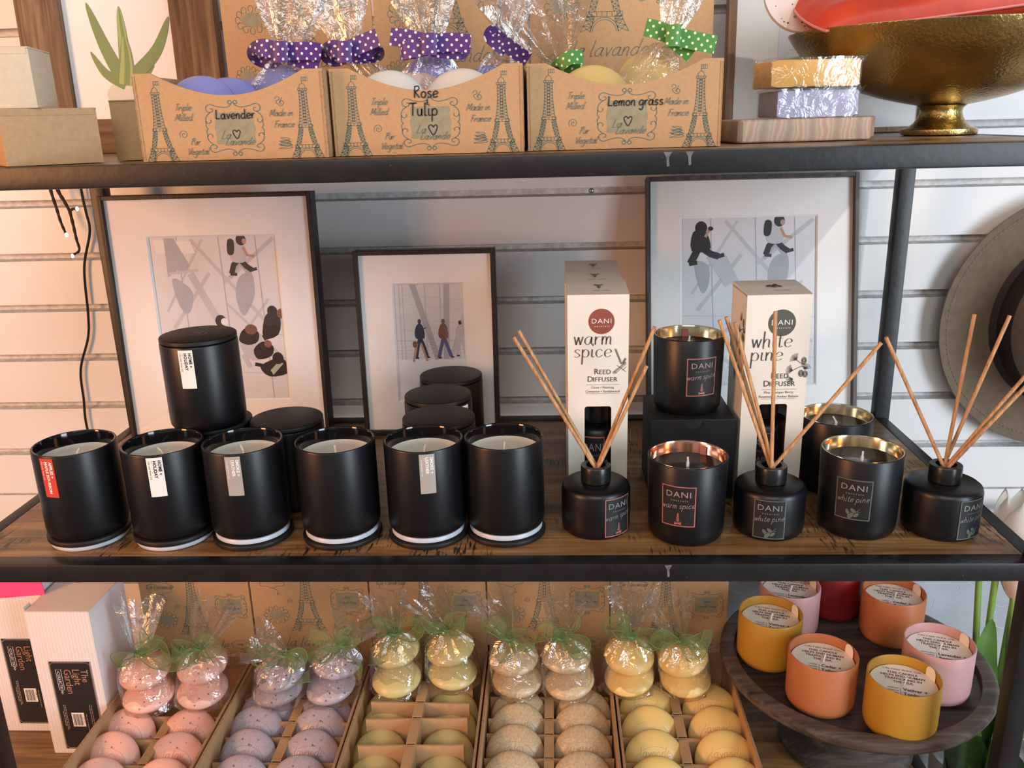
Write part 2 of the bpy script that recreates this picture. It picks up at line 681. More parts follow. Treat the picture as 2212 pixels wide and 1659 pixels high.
# stroke lettering for handwriting and script: x-height 1, baseline 0
GL = {
    'a': ([[(.85, .95), (.5, 1.0), (.12, .7), (.1, .25), (.38, 0), (.7, .25), (.86, .95)], [(.86, .95), (.86, .2), (1.0, 0), (1.12, .1)]], 1.1),
    'b': ([[(.1, 1.9), (.1, .05)], [(.1, .5), (.45, 1), (.85, .7), (.8, .2), (.45, 0), (.1, .15)]], 1.0),
    'c': ([[(.8, .8), (.5, 1), (.15, .75), (.1, .3), (.4, 0), (.85, .25)]], .92),
    'd': ([[(.85, .85), (.45, 1), (.1, .6), (.15, .15), (.5, 0), (.85, .4)], [(.9, 1.9), (.87, .2), (1.0, 0), (1.1, .1)]], 1.1),
    'e': ([[(.1, .45), (.8, .6), (.75, .9), (.45, 1), (.12, .7), (.12, .25), (.4, 0), (.85, .2)]], .95),
    'f': ([[(.8, 1.7), (.6, 1.95), (.35, 1.6), (.3, .5), (.22, -.4)], [(0, 1.0), (.7, 1.05)]], .7),
    'g': ([[(.8, .9), (.45, 1), (.1, .6), (.2, .1), (.5, .05), (.8, .4)], [(.84, 1.0), (.82, -.4), (.5, -.9), (.1, -.6)]], 1.0),
    'h': ([[(.1, 1.9), (.1, 0)], [(.1, .5), (.4, .98), (.7, .85), (.72, .1), (.9, 0)]], .95),
    'i': ([[(.15, 1), (.15, .15), (.3, 0), (.42, .1)], [(.2, 1.42), (.22, 1.55)]], .45),
    'l': ([[(.15, 1.9), (.12, .2), (.25, 0), (.4, .1)]], .45),
    'm': ([[(.1, 1), (.1, 0)], [(.1, .5), (.35, 1), (.58, .8), (.58, 0)], [(.58, .5), (.85, 1), (1.08, .8), (1.08, .1), (1.25, 0)]], 1.3),
    'n': ([[(.1, 1), (.1, 0)], [(.1, .5), (.4, 1), (.7, .8), (.7, .1), (.88, 0)]], .95),
    'o': ([[(.5, 1), (.15, .75), (.12, .25), (.45, 0), (.8, .25), (.8, .75), (.5, 1)]], .97),
    'p': ([[(.1, 1), (.1, -.9)], [(.1, .6), (.45, 1), (.82, .7), (.78, .2), (.45, 0), (.1, .2)]], .97),
    'r': ([[(.1, 1), (.1, 0)], [(.1, .5), (.35, .92), (.65, .95)]], .7),
    's': ([[(.7, .85), (.4, 1), (.12, .75), (.45, .5), (.7, .25), (.4, 0), (.08, .15)]], .82),
    't': ([[(.3, 1.6), (.28, .2), (.45, 0), (.65, .15)], [(0, 1.05), (.62, 1.05)]], .68),
    'u': ([[(.1, 1), (.1, .3), (.35, 0), (.7, .3), (.72, 1)], [(.72, 1), (.72, .15), (.9, 0)]], .95),
    'v': ([[(.05, 1), (.4, 0)], [(.4, 0), (.75, 1)]], .82),
    'w': ([[(.05, 1), (.3, 0)], [(.3, 0), (.55, .95)], [(.55, .95), (.8, 0)], [(.8, 0), (1.08, 1)]], 1.15),
    'y': ([[(.1, 1), (.42, .1)], [(.8, 1), (.4, -.3), (.05, -.9)]], .88),
    'L': ([[(.2, 1.9), (.15, .05)], [(.15, .05), (.95, .08)]], 1.0),
    'R': ([[(.15, 1.85), (.12, 0)], [(.12, 1.8), (.7, 1.85), (.85, 1.4), (.2, .95)], [(.2, .95), (.95, 0)]], 1.05),
    'T': ([[(0, 1.8), (1.1, 1.85)], [(.55, 1.8), (.5, 0)]], 1.05),
    'M': ([[(.05, 0), (.25, 1.8)], [(.25, 1.8), (.7, .4)], [(.7, .4), (1.15, 1.85)], [(1.15, 1.85), (1.3, 0)]], 1.45),
    'F': ([[(.2, 1.75), (.15, 0)], [(0, 1.8), (.95, 1.85)], [(.1, 1), (.65, 1.02)]], .95),
    'P': ([[(.2, 1.75), (.1, 0)], [(0, 1.55), (.6, 1.9), (.85, 1.4), (.2, .9)]], .95),
    'V': ([[(0, 1.75), (.5, 0)], [(.5, 0), (1.05, 1.85)]], 1.0),
    'S': ([[(.8, 1.6), (.5, 1.85), (.15, 1.5), (.5, 1.0), (.8, .5), (.45, 0), (.05, .25)]], .95),
    '&': ([[(.55, .55), (.25, .75), (.3, 1.0), (.55, 1.0)], [(.55, .55), (.2, .3), (.35, 0), (.65, .2)]], .8),
}


def script(mb, body, xh, u, v, mp, mi=0, w=None, h=0.0003, slant=0.0, align='c', pen=None, track=0.0, rot=0.0, n=4, sx=1.0):
    w = w or xh * 0.16
    adv = []
    x = 0
    for ch in body:
        a = .55 if ch == ' ' else GL[ch][1] + .12 + track
        adv.append(x)
        x += a
    ox = {'c': -x / 2, 'l': 0, 'r': -x}[align]
    cr, sr = cos(rot), sin(rot)
    for ch, x0 in zip(body, adv):
        if ch == ' ':
            continue
        for st in GL[ch][0]:
            pts = []
            for p in catmull([(a, b) for a, b in st], n) if len(st) > 2 else [Vector(q) for q in st]:
                px, py = (p[0] + x0 + ox + slant * p[1]) * xh * sx, p[1] * xh
                pts.append((u + px * cr - py * sr, v + px * sr + py * cr))
            mb.stroke(pts, w, mp, mi, h, pen=pen)


# ------------------------------------------------------------------ naming helpers
def tag(o, label, cat, group=None):
    o['label'] = label
    o['category'] = cat
    if group:
        o['group'] = group
    return o


def thing(name, label, cat, loc=(0, 0, 0), rot=(0, 0, 0), group=None):
    o = bpy.data.objects.new(name, None)
    o.empty_display_size = 0.02
    COL.objects.link(o)
    o.location = loc
    o.rotation_euler = rot
    return tag(o, label, cat, group)


def nest(t, part, names):
    """hang small pieces on the part that carries them: thing > part > sub-part"""
    base = [c for c in t.children if c.name.split('.')[0] == part][0]
    for c in list(t.children):
        if c.name.split('.')[0] in names:
            c.parent = base


def structure(o):
    o['kind'] = 'structure'
    return o


def facing(x, y):
    """angle round the z axis that turns a wall towards the shopper standing in front"""
    return atan2(CAM.x - x, -(CAM.y - y))
# ------------------------------------------------------------------ palette
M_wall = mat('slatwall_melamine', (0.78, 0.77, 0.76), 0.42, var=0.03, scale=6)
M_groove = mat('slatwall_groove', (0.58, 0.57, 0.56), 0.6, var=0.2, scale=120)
M_steel = mat('blackened_steel', (0.009, 0.009, 0.0095), 0.38, spec=0.36, var=0.35, scale=30, bump=0.12, bscale=90)
M_board = mat_wood('shelf_mango_wood', (0.075, 0.036, 0.013), (0.24, 0.125, 0.046), (0.42, 0.25, 0.10), axis=0, rough=0.36, marks=0.95)
M_black = mat('matte_black_glass', (0.0032, 0.0034, 0.0045), 0.37, spec=0.42, var=0.05)
M_blackgloss = mat('gloss_black_glass', (0.006, 0.006, 0.007), 0.08, spec=0.6, var=0.0)
M_blacklid = mat('black_metal_lid', (0.007, 0.0065, 0.0065), 0.5, spec=0.35, var=0.1)
M_gasket = mat('white_silicone', (0.48, 0.53, 0.60), 0.35, var=0.02, sub=0.1)
M_wax = mat('cream_wax', (0.88, 0.83, 0.70), 0.45, var=0.05, scale=25, sub=0.25)
M_wick = mat('cotton_wick', (0.75, 0.68, 0.55), 0.8, var=0.15, scale=300)
M_paper = mat('white_label_paper', (0.82, 0.80, 0.76), 0.55, var=0.02)
M_redpaper = mat('red_label_paper', (0.56, 0.045, 0.03), 0.5, var=0.03)
M_greige = mat('silver_grey_label', (0.52, 0.49, 0.45), 0.32, metal=0.35, var=0.03)
M_ink = mat('black_ink', (0.012, 0.011, 0.011), 0.6, var=0.0)
M_whiteink = mat('white_ink', (0.82, 0.80, 0.78), 0.6, var=0.0)

# ------------------------------------------------------------------ setting
mb = MB()
X0, X1 = -1.6, 1.7
ZG = [0.3182 - 0.0765 * k for k in range(-5, 6)]
prof = [(0.487, 1.0)]
mats_ = []
for zt in ZG:
    prof += [(0.487, zt), (0.499, zt), (0.499, zt - 0.009), (0.487, zt - 0.0115)]
zj = -0.141
prof += [(0.487, zj), (0.492, zj - 0.0005), (0.492, zj - 0.003), (0.487, zj - 0.0035)]
for k in range(1, 8):
    zt = zj - 0.0765 * k
    prof += [(0.487, zt), (0.499, zt), (0.499, zt - 0.009), (0.487, zt - 0.0115)]
prof.append((0.487, -0.8))
vs = []
for (y, z) in prof:
    vs += [(X0, y, z), (X1, y, z)]
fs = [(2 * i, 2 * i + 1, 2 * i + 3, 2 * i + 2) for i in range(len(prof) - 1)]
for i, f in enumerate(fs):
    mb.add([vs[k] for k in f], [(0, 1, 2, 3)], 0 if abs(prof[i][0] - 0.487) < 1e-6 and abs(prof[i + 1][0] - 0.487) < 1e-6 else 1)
mb.box(X0, X1, 0.4995, 0.52, -0.8, 1.0, 0)
structure(mb.build('wall_back', [M_wall, M_groove], smooth=0))
M_floor = mat_wood('shop_floor_planks', (0.10, 0.06, 0.035), (0.2, 0.13, 0.08), (0.30, 0.2, 0.13), axis=0, scale=0.4)
structure(MB().box(X0, X1, -2.6, 0.52, -0.82, -0.8).build('floor', M_floor, smooth=0))
# a groove screw in the slatwall
mb = MB()
mb.lathe([(0, 0.002), (0.0022, 0.0016), (0.0034, 0.0006), (0.0036, 0), (0, 0)], 20)
mb.box(-0.0006, 0.0006, -0.0018, 0.0018, 0.0017, 0.0023)
o = mb.build('wall_screw', mat('zinc_screw', (0.4, 0.4, 0.4), 0.35, 0.9), rot=(radians(90), 0, 0), loc=(0.086, 0.4985, 0.3125))
tag(o, 'small zinc screw head in the wall groove just under the top shelf', 'screw')

# ------------------------------------------------------------------ shelf unit
unit = thing('shelf_unit', 'black steel frame shelving unit with three dark wooden shelves', 'shelf', (0, 0, -0.8))
XL, XR, YB, RS = -0.591, 0.497, 0.43, 0.0195
Z3, Z2, Z1 = 0.3834, 0.0, -0.3834


def upart(mb, name, m, label=None):
    o = mb.build(name, m, unit)
    o.location = (0, 0, 0.8)
    if label:
        o['label'] = label
    return o


for (x, y) in ((XL, 0), (XR - RS, 0), (XL, YB - RS), (XR - RS, YB - RS)):
    upart(MB().box(x, x + RS, y, y + RS, -0.8, Z3, bev=0.0016), 'post', M_steel)
for z in (Z3, Z2, Z1):
    upart(MB().box(XL + RS, XR - RS, 0, RS, z - RS, z, bev=0.002), 'front_rail', M_steel)
    upart(MB().box(XL + RS, XR - RS, YB - RS, YB, z - RS, z + 0.002, bev=0.0016), 'back_rail', M_steel)
    for x in (XL, XR - RS):
        upart(MB().box(x + (0.004 if x < 0 else 0), x + RS - (0 if x < 0 else 0.004), RS, YB - RS, z - RS, z, bev=0.0016), 'side_rail', M_steel)
    upart(MB().box(XL + RS, XR - RS, RS - 0.0012, YB - RS, z - RS + 0.002, z - 0.0004, bev=0.0006), 'shelf_board', M_board)
# scuffs on the rails: pale mineral drips on the steel
M_scuff = mat('pale_weld_scuff', (0.13, 0.13, 0.13), 0.5, var=0.4, scale=200)
random.seed(4)
mb = MB()
for (x, z) in ((0.126, Z3), (0.144, Z3), (0.137, Z2)):
    mp = plane_map((x, 0, z - 0.001), (1, 0, 0), (0, 0, 1), 0.0002)
    L_ = random.uniform(0.010, 0.016)
    mb.fill([(-0.0035, 0), (0.0035, 0), (0.0012, -L_ * 0.4), (0.0016, -L_), (-0.0005, -L_ * 1.05), (-0.001, -L_ * 0.4)], mp)
for k in range(26):
    x, z = random.uniform(-0.55, 0.45), random.choice((Z3, Z2)) - random.uniform(0.003, 0.016)
    mp = plane_map((x, 0, z), (1, 0, 0), (0, 0, 1), 0.0002)
    r_ = random.uniform(0.0002, 0.0006)
    mb.fill([(r_ * cos(a), r_ * 0.7 * sin(a)) for a in [i * pi / 3 for i in range(6)]], mp)
upart(mb, 'weld_scuffs', M_scuff)


# ------------------------------------------------------------------ black tumbler candles
R_T, H_T = 0.0405, 0.0941


def tumbler_mb():
    r, h = R_T, H_T
    return MB().lathe([(0, 0.0005), (r - 0.006, 0), (r - 0.0025, 0.0009), (r - 0.0007, 0.004), (r, 0.010), (r, h - 0.0018), (r - 0.0005, h - 0.0004), (r - 0.0014, h)], 80)


def tumbler_in():
    r, h = R_T, H_T
    return MB().lathe([(r - 0.0014, h), (r - 0.0026, h - 0.0004), (r - 0.0032, h - 0.002), (r - 0.0034, 0.006), (0, 0.005)], 80)


def small_label(mb, phi, lines, sub, ink, z_top):
    """an upright strip with the words turned to run down it"""
    mp = cyl_map(R_T, z_top, phi)
    w, l = 0.0152, 0.0415
    mb.rect(-w / 2, w / 2, -l, 0, mp, 0, 0, 6, 1)

    def t(a, b, h=0):
        return mp(b, -a, h)
    y = 0.0035
    for s in lines:
        mb.text(s, 0.0042, 0.0032, y - 0.0004, t, 1, 0.0002, 'l', bold=0.035, spacing=1.02)
        y -= 0.0046
    mb.rect(0.0032, 0.0062, y + 0.0028, y + 0.003, t, 1, 0.0002)
    mb.text(sub, 0.0022, 0.0032, y - 0.0002, t, 1, 0.0002, 'l', bold=0.01, spacing=1.1)


def lid_profile(up=True):
    r = R_T + 0.0006
    return [(0, 0), (r - 0.0012, 0), (r - 0.0002, 0.0006), (r, 0.0014), (r, 0.0044), (r - 0.0006, 0.0054), (r - 0.0014, 0.0058), (0, 0.0058)]


def lid_coaster(x, y, upside, label, sx=0.0, sy=0.0):
    t = thing('coaster', label, 'coaster', (x, y, 0), group='lids used as coasters under the front candles')
    d = MB()
    g = MB()
    if upside:      # disc below, gasket on top
        d.lathe(lid_profile(), 72)
        d.build('lid_disc', M_blacklid, t)
        g.lathe([(0, 0.0058), (R_T - 0.0058, 0.0058), (R_T - 0.0045, 0.0058), (R_T - 0.0028, 0.0066), (R_T - 0.0028, 0.0092), (R_T - 0.0038, 0.0108), (R_T - 0.006, 0.0114), (0, 0.0114)], 72)
        g.build('gasket', M_gasket, t)
    else:
        g.lathe([(0, 0), (R_T - 0.0045, 0), (R_T - 0.002, 0.0008), (R_T - 0.0014, 0.003), (R_T - 0.003, 0.0052), (0, 0.0056)], 72)
        g.build('gasket', M_gasket, t)
        d.lathe([(r_, z + 0.0056) for r_, z in lid_profile()], 72)
        d.build('lid_disc', M_blacklid, t)
    return t


def wick(mb, z, lean, L=0.009, r=0.0011):
    pts = [(0, 0, z - 0.002), (lean[0] * 0.3, lean[1] * 0.3, z + L * 0.5), (lean[0], lean[1], z + L)]
    mb.tube(catmull(pts, 4), r, 8)


tumblers = []
LIDZ = 0.0118
open_specs = [
    (-0.4653, 0.0656, False, (-43, ['APPLES +', 'MAPLE BOURBON'], M_redpaper, M_whiteink), (0.004, 0.002), 'open black candle with a red label, far left of the front row', 'black lid coaster under the candle with the red label'),
    (-0.3728, 0.0658, False, (-14, ['HOME +', 'HOLIDAY'], M_paper, M_ink), (-0.006, 0.001), 'open black front-row candle with a white label, second from the left', 'black lid coaster under the open candle with the white label'),
    (-0.2894, 0.0674, True, (-17, ['SMOKE +', 'LEATHER'], M_greige, M_whiteink), (-0.004, 0.004), 'third open black candle from the left, grey label left of its centre', 'black upturned lid with white gasket under the third front candle from the left'),
    (-0.1942, 0.0681, True, None, (-0.001, 0.001), 'open black candle without a label standing between two grey-labelled ones', 'black upturned lid under the unlabelled candle between two grey-labelled candles'),
    (-0.1035, 0.0691, True, (3, ['SMOKE +', 'LEATHER'], M_greige, M_whiteink), (0.002, -0.001), 'open black candle with a centred grey label, before three lidded ones', 'black upturned lid under the candle with the centred grey label'),
    (-0.0222, 0.0737, True, None, (0.001, 0.001), 'open black unlabelled candle at the row end, beside the reed bottle', 'black upturned lid under the unlabelled candle next to the reed bottle'),
]
for (x, y, upside, lab, lean, label, lidlabel) in open_specs:
    lid_coaster(x, y, upside, lidlabel)
    t = thing('candle', label, 'candle', (x, y, LIDZ - 0.0003), group='open black candles in the front row')
    tb = tumbler_mb().build('tumbler', M_black, t)
    tumbler_in().build('inner_wall', M_blackgloss, t)
    zw = H_T - 0.016
    random.seed(int(x * 1e4))
    wm = MB().lathe([(0, zw + 0.0006), (0.006, zw + 0.0003), (R_T - 0.014, zw), (R_T - 0.006, zw + 0.0006), (R_T - 0.0036, zw + 0.0018)], 64)
    wm.build('wax', M_wax, t)
    mw = MB()
    wick(mw, zw, lean)
    mw.build('wick', M_wick, t)
    if lab:
        lm = MB()
        small_label(lm, facing(x, y) + radians(lab[0]), lab[1], 'CALYAN WAX CO', lab[3], H_T - 0.0022)
        lm.build('label', [lab[2], lab[3]], t)
    nest(t, 'tumbler', ('label',))
    nest(t, 'wax', ('wick',))


def lidded(x, y, z, label, lab=None, mark=False, group='lidded black candles in the back'):
    t = thing('lidded_candle', label, 'candle', (x, y, z), group=group)
    tumbler_mb().build('tumbler', M_black, t)
    lm = MB()
    r = R_T
    lm.lathe([(r - 0.004, H_T - 0.002), (r - 0.0035, H_T + 0.0004), (r - 0.0012, H_T + 0.0006), (r - 0.0004, H_T + 0.0014), (r - 0.0004, H_T + 0.0046), (r - 0.001, H_T + 0.0055), (r - 0.0018, H_T + 0.0058), (0, H_T + 0.0058)], 72)
    if mark:
        mp = plane_map((0, 0, H_T + 0.0058), (1, 0, 0), (0, 1, 0), 0.0002)
        lm.stroke([(0.0085 * cos(a), 0.0085 * sin(a)) for a in [2 * pi * k / 32 for k in range(32)]], 0.0006, mp, 1, closed=True)
        script(lm, 'co', 0.004, 0, -0.001, mp, 1, w=0.0006, h=0.0001, rot=0.2)
    lm.build('lid', [M_blacklid, M_blackgloss], t)
    if lab:
        m2 = MB()
        small_label(m2, facing(x, y) + radians(lab[0]), lab[1], 'CALYAN WAX CO', None, H_T - 0.0022)
        m2.build('label', [M_paper, M_ink], t)
        nest(t, 'tumbler', ('label',))
    return t


lidded(-0.3500, 0.1500, 0, 'lidded black candle mostly hidden, carrying the stacked one')
lidded(-0.3532, 0.1430, H_T + 0.0058, 'lidded black candle with a white label, stacked on top of another one', (-22, ['HOME +', 'HOLIDAY']), True)
lidded(-0.2695, 0.1520, 0, 'lidded black candle standing alone behind the third and fourth front candles')
lidded(-0.1030, 0.3145, 0, 'lidded black candle nearest the small framed print, rearmost of three in a line')
lidded(-0.1095, 0.2330, 0, 'middle one of three lidded black candles in a line, label edge showing', (47, ['SMOKE +', 'LEATHER']))
lidded(-0.0985, 0.1515, 0, 'lidded black candle directly behind the centred grey-labelled open candle')

# ------------------------------------------------------------------ second brand: candles, bottles, reeds, cartons
M_pinkfoil = mat('rose_foil_ink', (0.42, 0.15, 0.135), 0.4, metal=0.2, var=0.03)
M_greenfoil = mat('sage_foil_ink', (0.11, 0.14, 0.12), 0.45, metal=0.2, var=0.03)
M_lightink = mat('pale_grey_ink', (0.24, 0.235, 0.23), 0.5, var=0.0)
M_labelblack = mat('label_black_paper', (0.010, 0.010, 0.011), 0.5, var=0.0)
M_gold = mat('gilded_inner_glass', (0.66, 0.56, 0.40), 0.16, metal=1.0, var=0.05)
M_copper = mat('copper_inner_glass', (0.74, 0.50, 0.40), 0.15, metal=1.0, var=0.05)
M_darkwax = mat('glossy_dark_wax', (0.030, 0.022, 0.018), 0.10, spec=0.9, var=0.2, scale=20, coat=0.6)
M_whitewick = mat('white_wick', (0.85, 0.83, 0.78), 0.7, var=0.05)


def spice_icon(mb, mp, s, mi):
    for (a, b) in (((-.5, 0), (.5, .35)), ((-.5, .3), (.45, 0)), ((-.45, .1), (.5, .15))):
        mb.stroke([(a[0] * s, a[1] * s), (b[0] * s, b[1] * s)], s * 0.13, mp, mi, 0.0003)
    mb.stroke([(0, .3 * s), (0.02 * s, 1.7 * s)], s * 0.07, mp, mi, 0.0003)
    for k in range(6):
        z = (.45 + k * .21) * s
        w = (.30 - k * .035) * s
        for sg in (-1, 1):
            mb.fill([(0, z), (sg * w * .5, z + .04 * s), (sg * w, z + .2 * s), (sg * w * .4, z + .2 * s)], mp, mi, 0.0003)


def pine_icon(mb, mp, s, mi):
    for k, (cx, cy, an) in enumerate(((-.55, .75, .4), (-.05, .35, -.3), (.5, .45, -.8), (.1, 1.0, .9), (-.3, .1, 0))):
        pts = []
        for i in range(14):
            a = 2 * pi * i / 14
            x, y = .22 * cos(a), .38 * sin(a)
            pts.append(((cx + x * cos(an) - y * sin(an)) * s, (cy + x * sin(an) + y * cos(an)) * s))
        mb.fill(pts, mp, mi, 0.0003)
    for q in (((-.6, .9), (.1, .6), (.9, 1.3)), ((.1, .6), (.3, .1)), ((.4, .9), (.95, .9))):
        mb.stroke(catmull([(a * s, b * s) for a, b in q], 4), s * .07, mp, mi, 0.0003)


def dani_label(mb, mp, w, h, kind, s=1.0):
    """materials: 0 black paper, 1 border foil, 2 light ink; origin is the label centre"""
    mb.rect(-w / 2, w / 2, -h / 2, h / 2, mp, 0, 0, 10, 2)
    b = 0.0011 * s
    for (u0, u1, v0, v1, n) in ((-w / 2, w / 2, h / 2 - b, h / 2, 10), (-w / 2, w / 2, -h / 2, -h / 2 + b, 10), (-w / 2, -w / 2 + b, -h / 2, h / 2, 1), (w / 2 - b, w / 2, -h / 2, h / 2, 1)):
        mb.rect(u0, u1, v0, v1, mp, 1, 0.0002, n, 1)
    mb.text('DANI', 0.0088 * s, 0, h / 2 - 0.0115 * s, mp, 2, 0.0002, sx=1.12, spacing=1.12)
    mb.text('n a t u r a l s', 0.0030 * s, 0.001, h / 2 - 0.0158 * s, mp, 2, 0.0002, sx=1.1)
    name = 'warm spice' if kind == 'spice' else 'white pine'
    script(mb, name, 0.0034 * s, 0, h / 2 - 0.0235 * s, mp, 2, w=0.00042 * s, slant=0.35, track=0.05, sx=0.95, rot=0.07)

    def sub(u, v, hh=0):
        return mp(u, v - h / 2 + 0.0022 * s, hh)
    if kind == 'spice':
        spice_icon(mb, sub, 0.0072 * s, 1)
    else:
        pine_icon(mb, sub, 0.0080 * s, 1)


def dani_candle(x, y, z, kind, lab_deg, label, inner, tabm, tab_deg, r=0.040, wl=(0.0, 0.0)):
    h = 0.086
    t = thing('wax_candle', label, 'candle', (x, y, z), group='black candles with metallic inner glass')
    rb = r * 0.955
    MB().lathe([(0, 0.0008), (rb - 0.008, 0), (rb - 0.003, 0.0012), (rb - 0.0006, 0.005), (rb + 0.0002, 0.012), (r, h - 0.0012), (r - 0.0005, h - 0.0003), (r - 0.001, h)], 80).build('glass', M_black, t)
    MB().lathe([(r - 0.001, h), (r - 0.0022, h - 0.0003), (r - 0.0028, h - 0.002), (rb - 0.003, 0.01), (0, 0.009)], 80).build('inner_wall', inner, t)
    zw = h - 0.0135
    MB().lathe([(0, zw), (0.008, zw + 0.0003), (r - 0.008, zw), (r - 0.0031, zw + 0.0009)], 64).build('wax', M_darkwax, t)
    m = MB()
    m.tube(catmull([(0, 0, zw - 0.001), (0.0003, 0, zw + 0.004), (wl[0], wl[1], zw + 0.010)], 4), [0.0016] * 5 + [0.001] * 4, 10)
    m.build('wick', M_whitewick, t)
    if lab_deg is not None:
        lm = MB()
        f0 = facing(x, y) + radians(lab_deg)
        mp = cyl_map(rb + (r - rb) * 0.55, 0.0455, f0, 0.0004, (r - rb) / h)

        def mpp(u, v, hh=0):
            a = f0 + u / r
            rr = rb + (r - rb) * (0.0455 + v - 0.012) / (h - 0.012) + 0.0005 + hh
            return Vector((rr * sin(a), -rr * cos(a), 0.0455 + v))
        dani_label(lm, mpp, 0.0345, 0.043, kind)
        lm.build('label', [M_labelblack, M_pinkfoil if kind == 'spice' else M_greenfoil, M_lightink if kind != 'spice' else mat('rose_grey_ink', (0.34, 0.25, 0.235), 0.5, var=0)], t)
    # little paper sticker on the inner wall
    m = MB()
    mp = cyl_map(r - 0.0036, h - 0.013, radians(180 + tab_deg), -0.0006)
    m.rect(-0.0035, 0.0035, 0, 0.009, mp, 0, 0, 3, 1)
    m.build('inner_sticker', tabm, t)
    nest(t, 'glass', ('label',))
    nest(t, 'wax', ('wick',))
    nest(t, 'inner_wall', ('inner_sticker',))
    return t


M_tabpink = mat('faded_pink_sticker', (0.42, 0.16, 0.14), 0.5)
M_tabgrey = mat('grey_green_sticker', (0.24, 0.30, 0.28), 0.5)
dani_candle(0.1631, 0.0684, 0, 'spice', -11, 'black candle with a pink-bordered label standing in front on the wood', M_copper, M_tabpink, -35)
dani_candle(0.1800, 0.1930, 0.094, 'spice', 24, 'black warm spice candle raised on the black carton', M_gold, M_tabpink, -2, r=0.0390, wl=(0.001, 0.0))
dani_candle(0.3395, 0.0797, 0, 'pine', -6, 'black candle with a green-bordered white pine label, in front', M_gold, M_tabgrey, 55, wl=(0.0005, 0.0))
dani_candle(0.3460, 0.1840, 0, 'pine', None, 'black candle half hidden behind the pine candle, no label showing', M_gold, M_tabgrey, 60, wl=(-0.003, 0.002))


# carton under the raised candle
M_carton = mat('black_carton', (0.008, 0.008, 0.009), 0.5, spec=0.35, var=0.08)
t = thing('carton', 'black carton with a thumb notch, carrying the raised warm spice candle', 'box', (0.181, 0.1925, 0))
x0, x1, y0, y1, h = -0.0455, 0.0455, -0.0455, 0.0455, 0.094
mb = MB()
mb.box(x0, x1, y0 + 0.0008, y1, 0, h, bev=0.0009)
mb.build('body', M_carton, t)
mb = MB()
mp = plane_map((0, y0, 0), (1, 0, 0), (0, 0, 1), 0)
pts = [(x0, 0.0005), (x1, 0.0005), (x1, h - 0.0012)] + [(0.0105 * cos(a), h - 0.0012 - 0.0105 * sin(a)) for a in [pi * k / 14 for k in range(15)]] + [(x0, h - 0.0012)]
mb.fill(pts, mp, 0, 0.0)
mb.build('front_flap', M_carton, t)


# reed bottles
M_bottle = M_black
M_collar = mat('black_bottle_collar', (0.010, 0.010, 0.010), 0.3, var=0.05)


def reed_bottle(x, y, kind, lab_deg, label, inside=False, lab_w=0.031, r=0.0355):
    t = thing('reed_bottle', label, 'diffuser bottle', (x, y, 0) if not inside else (x, y, 0.002), group='round black reed bottles')
    h = 0.0515
    MB().lathe([(0, 0.0008), (r - 0.008, 0), (r - 0.003, 0.0008), (r - 0.0006, 0.004), (r, 0.009), (r, h - 0.006), (r - 0.0012, h - 0.0022), (r - 0.004, h), (0.0150, h + 0.0012), (0.0128, h + 0.0015), (0.0125, h + 0.016), (0.0095, h + 0.016), (0.009, h - 0.004), (0.009, 0.01), (0, 0.009)], 80).build('body', M_bottle, t)
    MB().lathe([(0.0132, h + 0.0016), (0.0152, h + 0.0018), (0.0155, h + 0.003), (0.0155, h + 0.0175), (0.0150, h + 0.0186), (0.0100, h + 0.0188), (0.0097, h + 0.010)], 56).build('collar', M_collar, t)
    if lab_deg is not None:
        lm = MB()
        mp = cyl_map(r, 0.0255, facing(x, y) + radians(lab_deg), 0.0004)
        dani_label(lm, mp, lab_w, 0.0415, kind, 0.95)
        lm.build('label', [M_labelblack, M_pinkfoil if kind == 'spice' else M_greenfoil, M_lightink], t)
        nest(t, 'body', ('label',))
    return t


reed_bottle(0.0716, 0.0803, 'spice', 40, 'round black reed bottle with a pink-bordered warm spice label')
reed_bottle(0.2491, 0.0764, 'pine', 2, 'round black reed bottle with a white pine label facing front, between two candles')
reed_bottle(0.4215, 0.0750, 'pine', 52, 'round black reed bottle at the right end of the shelf, label turned away', r=0.0368)

M_reed = mat_wood('rattan_reed', (0.36, 0.17, 0.06), (0.56, 0.30, 0.13), (0.70, 0.43, 0.21), axis=2, scale=6, rough=0.6, bump=0.1)


def reed(tip, bot, r, label):
    tip, b = Vector(tip), Vector(bot)
    o = MB().tube([Vector((0, 0, 0)), (tip - b) * 0.5, tip - b], r, 12).build('reed', M_reed, smooth=50)
    o.location = b
    tag(o, label, 'reed', 'reeds in the diffuser bottles')


def reeds(cx, cy, specs):
    # specs: tip, neck point offset, label
    for tip, (nx, ny), label in specs:
        n = Vector((cx + nx, cy + ny, 0.070))
        d = n - Vector(tip)
        b = n + d.normalized() * 0.055
        lim = 0.0065
        b.x = min(max(b.x, cx - 0.007), cx + 0.007) if False else b.x
        # keep the foot inside the bottle
        k = min(1.0, 0.057 / max(1e-6, (n.z - b.z)))
        b = n + (b - n) * k
        reed(tip, b, 0.0019, label)


